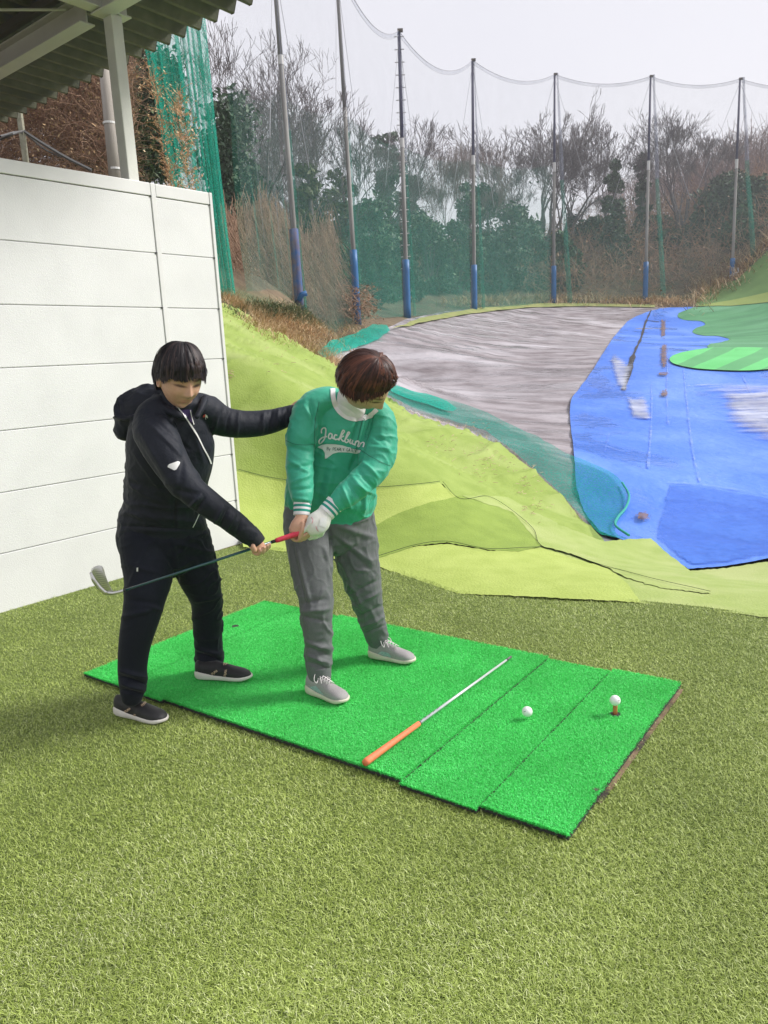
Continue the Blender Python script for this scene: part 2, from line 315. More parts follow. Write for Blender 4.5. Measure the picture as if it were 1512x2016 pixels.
def wrb(P): return .03*noise2(P[:,0],P[:,1],1.2,5)+.012*noise2(P[:,0],P[:,1],5,6)
def sheet(name,poly,off,m,lab,cat='tarpaulin',step=9,wr=wrb,jag=0,group=None):
    return tag(drape(name,poly,off,m,step,wr,jag=jag),lab,cat,group)
sheet('blue_tarp',BLUE,.03,m_blue,'bright blue tarpaulin with puddles curving up the right of the range',step=9,jag=.4)
m_blue2=mat('blue tarp newer',(.042,.165,.69),(.06,.20,.74),.5,.45,.5,7,dist=.04)
_bp=[(1315,960),(1395,965),(1512,985),(1750,1020),(1750,1085),(1512,1104),(1430,1117),(1360,1123),(1335,1105),(1285,1066),(1300,1010)]
# tarp seams, slit and dirt rows
m_seam=mat('seam wear',(.13,.27,.74),(.34,.45,.80),6,.4);m_dark=mat('tarp slit',(.012,.012,.018),(.05,.045,.05),20,.9);m_dirt=mat('dead leaves',(.13,.07,.045),(.3,.19,.12),14,.95,.8,30,dist=.03)
def ribbon(name,line,w,off,m,parent=None,jag=0,wr=None):
    l=cmr(line,5) if len(line)>2 else np.array([np.array(line[0])+(np.array(line[1])-np.array(line[0]))*t for t in np.linspace(0,1,14)])
    P=hits(l);t=np.gradient(P,axis=0);t[:,2]=0;t/=np.linalg.norm(t,axis=1)[:,None];s=np.c_[-t[:,1],t[:,0],0*t[:,0]]
    ww=np.broadcast_to(w,(len(P),))*(1+(rng.uniform(-jag,jag,len(P)) if jag else 0))
    a=P-s*ww[:,None]/2;b=P+s*ww[:,None]/2
    for q in(a,b): q[:,2]=Hh(q[:,:2])+off+(wr(q) if wr else 0)
    n=len(P);return mesh(name,np.vstack([a,b]),[(i,i+1,n+i+1,n+i) for i in range(n-1)],m,parent,True,np.full(2*n,.44))
SEAMFIX=1
bt=[o for o in bpy.data.objects if o.name=='blue_tarp'][0]
for l,w in (([(1345,725),(1352,790),(1362,880),(1378,962)],.05),([(1315,960),(1400,967),(1512,983)],.06),([(1460,740),(1500,820),(1530,880)],.05),([(1150,800),(1250,815),(1400,830),(1512,838)],.03),([(1140,870),(1200,885),(1265,905)],.04),([(1200,860),(1190,895)],.05),([(1283,760),(1283,830),(1276,930)],.05),([(1315,690),(1313,780),(1316,840)],.04),([(1210,715),(1300,722),(1345,728)],.04),([(1165,760),(1240,775)],.03)):
    ribbon('seam',l,w*.55,.052,m_seam,bt,.5,wrb)
ribbon('slit',[(1282,612),(1270,640),(1262,668),(1248,700),(1238,735),(1228,770)],[.10]*26,.055,m_dark,bt,.7,wrb)
ribbon('slit',[(1275,633),(1298,636)],.12,.058,m_dark,bt,.4,wrb)
def blob(cx,cy,rx,ry,n=22,j=.22,seed=0):
    r=np.random.default_rng(seed);a=np.linspace(0,2*math.pi,n,endpoint=False);k=1+r.uniform(-j,j,n);return [(cx+rx*k[i]*math.cos(a[i]),cy+ry*k[i]*math.sin(a[i])) for i in range(n)]
m_pud=mat('puddle',(.50,.55,.74),(.66,.70,.84),5,.05,.12,12,spec=.9,dist=.004)  # pale sky reflection on the water is painted into this base colour
def feather(m,scale,st=(1,1,1)):
    nt=m.node_tree;N=nt.nodes;L=nt.links;P=N['Principled BSDF'];a=N.new('ShaderNodeAttribute');a.attribute_name='tint';tc=N.new('ShaderNodeTexCoord');mp=N.new('ShaderNodeMapping');mp.inputs['Scale'].default_value=st
    z=N.new('ShaderNodeTexNoise');z.inputs['Scale'].default_value=scale;z.inputs['Detail'].default_value=6;z.inputs['Roughness'].default_value=.65;L.new(tc.outputs['Object'],mp.inputs[0]);L.new(mp.outputs[0],z.inputs[0])
    q=N.new('ShaderNodeMath');q.operation='ADD';L.new(a.outputs['Fac'],q.inputs[0]);L.new(z.outputs[0],q.inputs[1]);r=N.new('ShaderNodeMapRange');r.inputs[1].default_value=.78;r.inputs[2].default_value=1.16;L.new(q.outputs[0],r.inputs[0])
    r.inputs[4].default_value=.85;L.new(r.outputs[0],P.inputs['Alpha'])
feather(m_pud,1.9,(.45,2.6,1))
def edgefade(poly,w):
    poly=np.asarray(poly,float)
    def f(P,pv):
        d=np.full(len(pv),1e9)
        for i in range(len(poly)):
            a=poly[i];e=poly[(i+1)%len(poly)]-a;t=(((pv-a)@e)/(e@e+1e-9)).clip(0,1);d=np.minimum(d,np.linalg.norm(pv-(a+t[:,None]*e),axis=1))
        return (d/w).clip(0,.6)
    return f
feather(m_dirt,9)
for i,(cx,cy,rx,ry) in enumerate(((1306,648,6,19),(1307,705,7,26),(1305,742,10,5),(1308,780,8,8),(1266,1028,12,9))):
    tag(drape('leaf_litter',blob(cx,cy,rx,ry,26,.35,i),.06,m_dirt,4,lambda P:wrb(P)+.02*rng.uniform(0,1,len(P)),attr=edgefade([(cx-rx,cy-ry),(cx+rx,cy-ry),(cx+rx,cy+ry),(cx-rx,cy+ry)],3.5)),
      ['thin row of brown dead leaves farthest up the blue sheet','long row of brown dead leaves halfway up the blue sheet','small heap of dead leaves just below the long row','small round heap of dead leaves nearest below the other heaps','patch of dead leaves alone at the near end of the blue tarpaulin'][i],'dead leaves','heaps of dead leaves on the blue sheet')
for i,pl in enumerate(([(1192,705),(1212,690),(1240,712),(1256,680),(1262,690),(1250,735),(1240,785),(1220,782),(1206,762),(1198,735)],[(1218,770),(1245,780),(1268,775),(1286,800),(1292,835),(1270,842),(1244,836),(1228,810)],[(1228,757),(1246,752),(1256,760),(1240,768)],[(1298,800),(1310,796),(1316,830),(1306,838),(1300,815)],
   [(1352,740),(1366,735),(1362,770),(1372,785),(1358,790),(1350,765)],[(1350,740),(1400,735),(1470,738),(1512,735),(1600,740),(1620,920),(1512,905),(1440,870),(1410,840),(1400,800),(1350,770)])):
    ctr=np.mean(pl,0);pl2=[];
    for j in range(len(pl)):
        a_,b_=np.array(pl[j],float),np.array(pl[(j+1)%len(pl)],float)
        for t in np.linspace(0,1,5)[:-1]: pl2.append(a_+(b_-a_)*t+rng.normal(0,2.0,2))
    tag(drape('puddle',pl2,.062,m_pud,4 if i<5 else 7,wrb,attr=edgefade(pl2,26 if i<5 else 85)),['bright puddle beside the dark slit high on the blue sheet','ragged puddle below the slit puddle','little puddle between the two ragged ones','thin puddle below the row of dead leaves','narrow wet patch below the striped green','large pale puddle at the right edge of the blue sheet'][i],'puddle',kind='structure')
feather(m_seam,2.2)
m_gc=mat('green carpet far',(.045,.21,.085),(.08,.29,.12),.8,.8,.5,6,detail=9,c3=(.12,.33,.17),scale3=.35,stretch=(.5,1.5,1),dist=.05)
m_gs=mat('green carpet light',(.10,.50,.14),(.13,.56,.18),1,.8);m_gm=mat('green carpet mid',(.08,.33,.12),(.1,.37,.14),1,.8)
GC=[(1366,607)]+[tuple(p) for p in cmr([(1336,618),(1335,626),(1352,632),(1380,634),(1388,642),(1370,648),(1364,656),(1385,663),(1415,664),(1436,670),(1420,676),(1398,680),(1396,688),(1440,692),(1512,690)],5)]+[(1750,688),(1750,560),(1512,597),(1440,603)]
sheet('green_carpet',GC,.05,m_gc,'dark green carpet with a scalloped edge covering the upper right of the range','carpet')
el=[(1450+132*math.cos(a),712+24*math.sin(a)) for a in np.linspace(0,2*math.pi,40,endpoint=False)]
def strip_poly(el,x0,x1,sk):  # skewed stripes clipped in pixel space
    el=np.array(el);out=[]
    def clip(poly,fn):
        r=[]
        for i in range(len(poly)):
            a,b=poly[i],poly[(i+1)%len(poly)];fa,fb=fn(a),fn(b)
            if fa>=0: r.append(a)
            if fa*fb<0: r.append(a+(b-a)*fa/(fa-fb))
        return r
    g=lambda p:p[0]+sk*(p[1]-712)
    q=clip(list(el),lambda p:g(p)-x0);q=clip(q,lambda p:x1-g(p)) if q else q
    return q
grn=thing('putting_green','striped light and mid green oval carpet lying on the blue sheet','carpet',tuple(hits([(1450,712)])[0]))
for i,(x0,x1) in enumerate(((1300,1356),(1356,1400),(1400,1455),(1455,1505),(1505,1545),(1545,1590))):
    q=strip_poly(el,x0,x1,2.2)
    if len(q)>2: drape('stripe',q,.068,(m_gs,m_gm)[i%2],7,wrb,parent=grn)
localise(grn)
# teal ground netting along the foot of the bank
m_teal=netmat('teal ground net',(.03,.40,.31),.5);m_teal2=netmat('teal ground net thick',(.04,.52,.40),.8)
one=lambda P,pv:np.ones(len(P))
TE=cmr([(775,765),(830,785),(900,800),(1000,840),(1060,870),(1110,905),(1160,922),(1200,940),(1225,965),(1238,990),(1232,1015),(1218,1040),(1212,1060),(1238,1072)],5)
TI=cmr([(1195,1068),(1180,1065),(1150,1030),(1095,975),(1045,930),(995,885),(930,850),(850,822),(780,800),(760,780)],5)
def wrt(P): return .02*noise2(P[:,0],P[:,1],3,8)+.012*np.sin(P[:,0]*9+P[:,1]*4)
tag(drape('ground_net',[tuple(p) for p in TE]+[tuple(p) for p in TI],.075,m_teal,8,lambda P:wrt(P)+wrb(P),attr=one),'teal netting spread along the foot of the green bank over grey and blue sheets','net')
tag(drape('ground_net',[(770,768),(800,776),(840,786),(880,800),(900,818),(893,822),(868,818),(820,803),(790,790),(765,778)],.1,m_teal2,7,wrt,attr=one),'doubled bright turquoise net strip beside the haired head of the golfer','net')
tag(drape('ground_net',[(625,700),(650,678),(700,660),(735,642),(762,644),(768,654),(745,672),(700,690),(655,706),(640,712)],.06,m_teal2,7,wrt,attr=one),'turquoise net strip hooked round the upper left corner of the grey sheet','net')
m_cord=mat('teal cord',(.02,.35,.28),rough=.6)
cl=hits(cmr([(1225,965),(1238,990),(1232,1015),(1216,1035),(1212,1052),(1238,1072)],6));cl[:,2]+=.09
b=MB();b.tube(cl,.013,6);tag(b.build('cord',m_cord),'turquoise hem cord on the blue tarpaulin by the turf corner','cord')

# ------------------------------------------------------------------ green bank carpets
def bankmat(n,a,b_,c=None): return mat(n,a,b_,5,.85,.5,60,c3=c,scale3=1.3,dist=.012,detail=8)
m_b1=bankmat('bank carpet',(.235,.325,.055),(.29,.385,.08),(.34,.42,.12));m_b2=bankmat('bank carpet pale',(.35,.44,.09),(.41,.50,.12),(.37,.46,.10));m_b3=bankmat('bank carpet deep',(.20,.29,.04),(.25,.35,.055));m_b4=bankmat('bank carpet olive',(.29,.38,.09),(.35,.43,.13),(.40,.46,.17))
def folds(P): # long soft creases running down the bank and drag wrinkles
    x,y=P[:,0],P[:,1];s=x*.75+y*.66;t=-x*.66+y*.75
    return .03*noise2(x,y,1.6,11)*np.clip(np.abs(Hh(P[:,:2]))*4,0,1)+.06*np.abs(np.sin(s*2.6+2.8*noise2(x,y,.9,12)))*np.clip(y-6.9,0,1)+.05*(1-np.abs(np.sin(t*6.5+2*noise2(x,y,2.2,15))))**3*np.clip(y-6.9,0,1)+.006*noise2(x,y,9,16)
def bank(poly,off,m,lab,step=6,wr=folds,jag=.5): return tag(drape('bank_turf',poly,0,m,step,lambda P:wr(P)+.003+off*np.clip(np.abs(Hh(P[:,:2]))*6,0.1,1),jag=jag),lab,'artificial turf','turf carpets on the bank')
RID=[(437,598),(470,614),(520,648),(570,675),(620,700),(665,728),(705,755),(760,785),(800,812),(870,838),(940,860),(1000,892),(1045,932),(1095,978),(1150,1032),(1195,1072)]
bank([(380,570),(410,585)]+RID+[(1190,1075),(1120,1072),(1060,1050),(960,985),(900,985),(872,953),(750,965),(640,960),(560,952),(470,930),(380,920)],.0,m_b1,'long light green turf carpet with creases running down the bank')
bank([(380,905),(470,929),(560,951),(640,959),(750,964),(866,952),(905,984),(880,990),(840,1040),(800,1092),(750,1114),(700,1107),(600,1092),(479,1077),(475,1050),(380,1020)],.008,m_b2,'pale yellow green turf piece low on the bank behind the golfer')
bank([(735,1040),(790,1010),(850,990),(905,978),(960,984),(1010,1010),(1060,1050),(1065,1078),(1020,1088),(960,1083),(880,1068),(820,1075),(745,1100),(720,1098)],.018,m_b3,'deep green turf patch humped in the middle of the bank')
bank([(725,1104),(820,1076),(880,1070),(960,1085),(1065,1080),(1120,1100),(1200,1125),(1235,1150),(1262,1187),(1080,1178),(900,1169),(745,1116)],.012,m_b2,'pale turf wedge along the edge of the bay floor',wr=folds)
bank([(905,978),(1000,985),(1100,1040),(1190,1072),(1282,1068),(1330,1108),(1352,1126),(1400,1172),(1300,1160),(1230,1140),(1130,1098),(1065,1078),(1010,1010)],.022,m_b4,'olive turf carpet corner reaching the blue tarpaulin',wr=folds)
bank([(1010,1060),(1100,1050),(1200,1090),(1340,1125),(1356,1128),(1430,1121),(1512,1107),(1750,1090),(1750,1245),(1512,1218),(1400,1202),(1262,1188),(1150,1160),(1040,1095)],.004,m_b4,'flat faded turf between the bay floor and the blue tarpaulin',wr=folds)
feather(m_blue2,1.4,(1,1,1))
tag(drape('blue_tarp',_bp,.04,m_blue2,8,wrb,attr=edgefade(_bp,9)),'deeper blue tarpaulin patch at the near end beside the turf','tarpaulin')
# black seam cords
for l in ([(872,953),(905,984),(960,984),(1010,1012),(1050,1046),(1066,1079),(1130,1100),(1200,1125),(1300,1150),(1398,1172)],[(470,929),(560,951),(640,959),(750,964),(866,952)],[(745,1100),(820,1077),(880,1070),(960,1086),(1066,1081)]):
    q=hits(cmr(l,8));q[:,2]+=.026+folds(q);b=MB();b.tube(q,.0022,4)
    tag(b.build('seam_cord',mat('seam cord',(.03,.045,.02),rough=.9)),'dark stitched seam '+('curving down between the deep and the olive turf' if len(l)==10 else 'along the top of the pale turf piece' if l[0][0]==470 else 'under the humped deep green patch'),'cord')
# dirt/leaf specks on bank
b=MB()
for (cx,cy,sx,sy,n) in ((960,920,60,40,60),(1040,960,40,40,45),(880,880,40,25,30),(940,850,30,12,25),(560,720,60,40,16),(455,745,8,10,10),(1060,1010,40,30,20)):
    p=np.c_[rng.normal(cx,sx*.5,n),rng.normal(cy,sy*.5,n)];q=hits(p)
    for c in q:
        d=rng.normal(0,1,3);d[2]*=.2;d/=np.linalg.norm(d);c=c+A(0,0,.03+folds(c[None])[0]);L_=rng.uniform(.012,.032);b.tube([c-d*L_,c+d*.3*L_+A(0,0,.004),c+d*L_],.0024,4)
tag(b.build('dry_stalks',mat('dry stalk',(.5,.36,.24),(.66,.5,.34),10,.9)),'scattered pinkish dry stalks lying on the green bank','dry grass',kind='stuff')
# far right bank carpet
m_fb=mat('far bank carpet',(.10,.20,.05),(.14,.26,.07),.8,.9,.3,6);m_fb2=mat('far bank pale',(.25,.33,.08),(.3,.38,.1),.8,.9)
tag(drape('bank_turf',[(1368,604),(1385,575),(1410,560),(1450,553),(1475,530),(1512,495),(1750,380),(1750,560),(1512,596),(1440,602)],.06,m_fb,10,wrb),'dark green turf carpet on the far right bank behind the range','artificial turf','turf carpets on the bank')
tag(drape('bank_turf',[(1368,606),(1440,594),(1512,578),(1750,530),(1750,562),(1512,598),(1440,604)],.08,m_fb2,8,wrb),'pale strip of turf at the foot of the far right bank','artificial turf','turf carpets on the bank')
tag(drape('edge_grass_strip',[(770,652),(830,628),(930,610),(1040,600),(1150,599),(1290,602),(1290,607),(1150,604),(1040,607),(930,619),(850,634)],.06,mat('mossy edge',(.2,.25,.07),(.33,.33,.12),2,.95),6,wrb),'yellowish mossy strip along the far edge of the grey sheet','moss',kind='stuff')
# ================================================================== wall, roof, poles, nets
WN=A(wd[1],-wd[0],0)     # wall normal facing the bays
def wp(s,z,n=0): return WB+wd*s+EZ*z+WN*n
m_wall=mat('white siding',(.685,.69,.685),(.735,.74,.735),3,.5,.45,150,dist=.004,detail=9,lo=.3,hi=.6)
m_trim=mat('white trim',(.70,.70,.69),(.74,.74,.73),6,.4)
m_gap=mat('joint shadow',(.25,.25,.25))
wall=thing('partition_wall','tall white horizontal siding partition at the left with metal cap and corner trims','wall',tuple(wp(-2,0)))
WH=2.82;zj=[0.,.38,.77,1.16,1.55,1.94,2.33,2.725]
def panel(s0,s1,nm):
    b=MB();ax=[wd,EZ,WN]
    for i in range(len(zj)-1):
        z0,z1=zj[i]+(.003 if i else -.1),zj[i+1]-.003
        # each board with a small chamfered joint
        b.box(wp((s0+s1)/2,(z0+z1)/2,-.02),(s1-s0,z1-z0,.04),ax)
    b.box(wp((s0+s1)/2,1.36,-.03),(s1-s0-.002,2.72,.036),ax)
    return b.build(nm,m_wall,wall,bev=.0035)
panel(-.52,-.028,'panel');panel(-6,-.566,'panel')
b=MB();ax=[wd,EZ,WN]
b.box(wp(-3.29,2.772,-.02),(5.45,.088,.052),ax);b.build('cap_trim',m_trim,wall,bev=.004)
b=MB();b.box(wp(-.274,2.772,-.02),(.49,.088,.052),ax);b.build('cap_trim',m_trim,wall,bev=.004)
b=MB();b.box(wp(-.543,1.36,-.019),(.042,2.912,.054),ax);b.build('joint_trim',m_trim,wall,bev=.004)
b=MB();b.box(wp(-.013,1.36,-.025),(.028,2.913,.07),ax);b.build('corner_trim',m_trim,wall,bev=.004)
b=MB()
for i,z in enumerate(zj[1:]): b.box(wp(-.026,z,.0065),(.012,.012,.006),ax);b.box(wp(-.568,z,.0045),(.012,.012,.006),ax)
b.build('rivet',mat('dark rivet',(.05,.05,.05)),wall)
localise(wall)
# roof
def dirv(a): a=math.radians(a);return A(math.sin(a),math.cos(a),0)
RX,RY=dirv(129.2),dirv(39.2)
E0=onz(455,28,4.1)     # a point of the eave line
roof=thing('corrugated_roof','dark grey corrugated canopy roof with pale steel beams and post above the white wall','roof',tuple(wp(-.65,0)))
m_rf=mat('roof sheet',(.14,.145,.10),(.19,.19,.14),9,.75,.3,40,c3=(.11,.115,.085),scale3=2);m_steel=mat('painted steel',(.60,.61,.56),(.66,.67,.61),5,.45,.1,60);m_edge=mat('roof edge',(.06,.05,.04),(.12,.1,.08),30,.8)
pit=.2;x0=-6.6;n=int((7.9)/pit);prof=[]
for i in range(n+1):
    b0=x0+i*pit;prof+=[(b0,0),(b0+.035,0),(b0+.075,.085),(b0+.16,.085)]
prof=np.array(prof);SL=.03
def rfp(x,y,z): return E0+RX*x+RY*y+EZ*(z-SL*y)
vs=[];fc=[];k=len(prof)
for z_,yy in ((0,0),(0,-6.5),(.012,-6.5),(.012,0)):
    for (x,z) in prof: vs.append(rfp(x,yy,z+z_+.0))
for j in range(4):
    jj=(j+1)%4
    for i in range(k-1): fc.append((j*k+i,j*k+i+1,jj*k+i+1,jj*k+i))
mesh('corrugated_sheet',vs,fc,m_rf,roof)
vs=[rfp(x,.002+d,z+dz) for dz,d in ((-.004,0),(.018,0)) for (x,z) in prof];mesh('eave_edge',vs,[(i,i+1,k+i+1,k+i) for i in range(k-1)],m_edge,roof)
def ibeam(p,q,w,h,up=EZ,nm='beam'):
    p,q=A(*p),A(*q);d=q-p;Lg=np.linalg.norm(d);d/=Lg;s=np.cross(d,up);s/=np.linalg.norm(s);u=np.cross(s,d);c=(p+q)/2;b=MB()
    b.box(c-u*(h/2-.006),(Lg,w,.012),[d,s,u]);b.box(c+u*(h/2-.006),(Lg,w,.012),[d,s,u]);b.box(c,(Lg,.01,h-.024),[d,s,u]);return b.build(nm,m_steel,roof,bev=.003)
# post on the wall line
PC=wp(-.66,0,-.09)
b=MB();b.box(PC+EZ*1.95,(.085,.10,3.9),[wd,WN,EZ]);b.build('post',m_steel,roof,bev=.006)
ibeam(PC+RY*.12+EZ*3.98,PC-RY*5+EZ*4.05,.11,.15,nm='rafter')
BM=onz(172,44,3.9);
ibeam(BM-RX*4.5+EZ*.07,BM+RX*.0+EZ*.07,.12,.16);ibeam(BM+RX*.14+EZ*.07,BM+RX*2.5+EZ*.07,.12,.16)
b=MB();b.tube([PC+RX*.05+EZ*3.95,PC+RX*.55-RY*.5+EZ*4.06],.012,8);b.tube([onz(0,19,4.0),onz(130,19,4.0)],.01,8);b.build('brace_rod',m_steel,roof)
# purlins under the sheet
for yy in (-1.05,-2.6,-4.2):
    b=MB();c=rfp(-3,yy,-.03);b.box(c,(7,.05,.06),[RX,RY,EZ]);b.build('purlin',mat('purlin',(.1,.1,.085),rough=.7),roof)
localise(roof)
# utility pole and small post behind the wall
m_wood=mat('weathered pole',(.22,.20,.17),(.36,.33,.29),9,.85,.3,60,stretch=(1,1,.12));m_wh=mat('white band',(.7,.7,.68))
up=thing('utility_pole','weathered grey utility pole rising behind the white wall beside the roof post','pole',tuple(at(238,460,10.3)))
pb,pt=at(238,460,10.3),at(203,100,10.3);b=MB();b.tube([pb,pt],[.085,.070],18);b.build('shaft',m_wood,up,True)
for px,py,nm in ((216,243,'band'),(227,333,'wire_clamp')):
    c=at(px,py,10.3);d=(pt-pb)/np.linalg.norm(pt-pb);b=MB();b.tube([c-d*.012,c+d*.012],.083,18);b.build(nm,m_wh,up)
localise(up)
b=MB();b.box((at(46,215,10)+at(46,345,10))/2,(.06,.06,abs(at(46,215,10)[2]-at(46,345,10)[2])));tag(b.build('post',mat('mossy post',(.25,.25,.18),(.35,.34,.26),20,.9),bev=.006),'thin mossy post among the dry vines above the wall','post')
b=MB()
for l,r_ in (([(0,275,9),(30,262,9),(46,258,10)],.012),([(46,258,10),(80,280,10),(130,310,10),(180,335,10)],.02),([(0,268,9),(46,262,10),(110,305,11),(225,332,13)],.012),([(150,170,12),(195,155,13)],.014)):
    b.tube(cmr([at(*p) for p in l],5),r_,5)
tag(b.build('cable',mat('cable',(.1,.1,.1),rough=.6)),'loose grey cables sagging through the dry vines above the wall','cable')
# ------------------------------------------------------------------ net poles
m_pole=mat('net pole',(.15,.145,.135),(.25,.245,.23),6,.8,.2,40,stretch=(1,1,.1));m_ptop=mat('pole top paint',(.06,.06,.11),(.09,.09,.14),5,.6);m_pad=mat('blue pad',(.012,.105,.28),(.02,.14,.35),2,.5,.2,12);m_padv=mat('blue pad overgrown',(.03,.10,.27),(.13,.11,.15),7,.8,.4,20);m_band=mat('pole band',(.55,.54,.52))
PO=[ # base px,py,d, top px,py, pad py, band py, radius
 (590,607,17.5,535,-110,440,105,.135,'net pole nearest the white wall, its blue pad overgrown with dry vines'),
 (704,634,23,661,-75,482,207,.145,'second net pole from the wall with plain blue pad and top above the frame'),
 (802,624,31,785,60,505,272,.155,'third net pole, step rungs up its shaft and blue pad at the teal thicket'),
 (934,612,39,930,118,517,308,.16,'net pole by the far left edge of the grey sheet, ivy trees right behind'),
 (1090,597,46,1092,146,520,323,.16,'net pole in front of the round dark green bush'),
 (1270,592,47,1281,150,512,320,.16,'net pole standing just left of the far end of the blue sheet'),
 (1441,545,47,1457,155,507,318,.155,'net pole halfway up the far right bank with short blue pad'),
 (1640,505,47,1662,160,480,318,.16,'net pole beyond the right edge')]
tops=[];bases=[]
for i,(bx_,by,d,tx,ty,pad,bnd,r_,lab) in enumerate(PO):
    r_*=.64 if i>1 else .52
    base=at(bx_,by,d);top=at(tx,ty,d);tops.append(top);bases.append(base)
    if i==7: continue
    P=lambda py:base+(top-base)*((by-py)/(by-ty))
    t=thing('net_pole',lab,'pole',tuple(base),0,'tall wooden poles holding up the range net')
    b=MB();b.tube([base-EZ*.6,P(pad),P(bnd)],[r_,r_*.92,r_*.75],14);b.build('shaft',m_pole,t,True)
    b=MB();b.tube([P(bnd),top],[r_*.72,r_*.55],12);b.build('upper_shaft',m_ptop if i>1 else m_pole,t,True)
    b=MB();b.tube([P(bnd+9),P(bnd-9)],r_*.86,12);b.build('band',m_band,t)
    b=MB();q=np.linspace(0,1,6);pp=[base+(P(pad)-base)*s for s in q];b.tube([base-EZ*.1]+pp[1:],[r_*1.45,r_*1.42,r_*1.46,r_*1.4,r_*1.44,r_*1.42],16);b.build('blue_pad',m_padv if i==0 else m_pad,t,True)
    b=MB();b.box(top+A(.05,0,0),(.20,.12,.10));b.build('top_bracket',mat('bracket',(.12,.1,.08),rough=.7),t)
    if i==2:
        b=MB()
        for s in np.linspace(.18,.98,20): b=MB();c=base+(top-base)*s;b.box(c,(.36,.03,.03));b.build('rung',m_band,t)
    if i==0:
        b=MB();b.tube([at(588,592,17.3),at(594,580,17.3),at(604,577,17.3)],.06,8);b.build('loose_pad_flap',m_pad,t,True)
    if i==6:
        b=MB()
        for l in ([(1440,540),(1454,536)],[(1454,536),(1453,527)],[(1446,540),(1445,526)],[(1436,543),(1462,540)]): b.tube([at(*l[0],46.5),at(*l[1],46.5)],.035,5)
        b.build('stay_frame',m_band,t)
    localise(t)
m_net=netmat('range net',(.36,.41,.43),.085);m_net2=netmat('range net lower',(.06,.40,.30),.30);m_net3=netmat('hanging net',(.04,.45,.33),.55)
m_wire=mat('wire',(.35,.35,.38),rough=.6);m_netv=netmat('net gather',(.30,.33,.42),.30)
def netpanel(name,p0,p1,t0,t1,sag,m,nu=40,nv=20,dens=None,off=0,parent=None,amp=.07):
    u=np.linspace(0,1,nu);v=np.linspace(0,1,nv);d=p1-p0;d=d/np.linalg.norm(d);nn=A(-d[1],d[0],0);vs=[];at_=[]
    for b_ in v:
        for a in u:
            lo=p0+(p1-p0)*a;g=hgt(lo);lo=A(lo[0],lo[1],g);hi=t0+(t1-t0)*a-EZ*sag*4*a*(1-a)
            p=lo+(hi-lo)*b_;p=p+nn*(amp*math.sin(a*19+b_*2)*math.sin(math.pi*min(1,b_*1.2+.1))+.015*math.sin(a*47)+off);vs.append(p);at_.append(1 if dens is None else dens(a,b_))
    fc=[(j*nu+i,j*nu+i+1,(j+1)*nu+i+1,(j+1)*nu+i) for j in range(nv-1) for i in range(nu-1)]
    return mesh(name,vs,fc,m,parent,True,at_)
def hgt(p): return float(Hh(p[:2])[0])
netroot=thing('range_net','tall fine net hung from sagging cables between the poles round the range','net',tuple(bases[2]))
low=thing('lower_net','denser teal lower netting along the foot of the pole line','net',tuple(bases[3]))
sags=[.5,.7,.85,.6,.45,.4,.4]
NB=at(500,598,14.6);NT=at(430,-160,14.6)
segs=[(NB,bases[0],NT,tops[0],.4)]+[(bases[i],bases[i+1],tops[i],tops[i+1],sags[i]) for i in range(7)]
for i,(p0,p1,t0,t1,sg) in enumerate(segs):
    netpanel('net_panel',p0,p1,t0,t1,sg,m_net,parent=netroot)
    f=.62 if i<5 else .5
    netpanel('net_panel',p0,p1,p0+(t0-p0)*f,p1+(t1-p1)*f,.3,m_net2,parent=low,off=.12,dens=(lambda a,b_,i=i:(1.25-.95*b_)*(1 if 1<i<6 else .55)*(1.0 if i<5 else .6)))
    c=[t0+(t1-t0)*a-EZ*sg*4*a*(1-a) for a in np.linspace(0,1,24)];b=MB();b.tube(c,.010,5);b.tube([q-EZ*.16 for q in c],.006,4);b.build('top_cable',m_wire,netroot)
    # doubled selvedge strip under the cable
    q=np.array(c);mesh('selvedge',np.vstack([q,q-EZ*.14]),[(j,j+1,24+j+1,24+j) for j in range(23)],m_netv,netroot,True,np.full(48,.9))
for i in range(7):
    d=bases[i+1]-bases[i];d=d/np.linalg.norm(d)
    top=tops[i];lo=bases[i]+d*(.55+.1*i);lo[2]=hgt(lo);mid=lo+(top-lo)*.55
    for nm,a_,b_,m,w0,w1,rt in (('gather',mid,top+d*.12,m_netv,.24,.10,netroot),('gather',lo,mid,m_net2,.30,.24,low)):
        vs=[];NN=14
        for k in range(NN):
            t=k/(NN-1);c=a_+(b_-a_)*t;w=w0+(w1-w0)*t
            for j in range(7): vs.append(c+d*(w*(j/6-.5))+A(0,-.08,0)*math.sin(j*2.2+t*3)-A(0,.15,0))
        mesh(nm,vs,[(k*7+j,k*7+j+1,(k+1)*7+j+1,(k+1)*7+j) for k in range(NN-1) for j in range(6)],m,rt,True,np.full(NN*7,1.5))
    b=MB()
    for s in (-1.2,1.5):
        e=bases[i]+d*s*(1+.15*i);e[2]=top[2]-(top[2]-bases[i][2])*.55;b.tube([top-EZ*.2,e],.004+.00012*PO[i][2],4)
    b.build('tie_line',m_wire,netroot)
localise(netroot);localise(low)
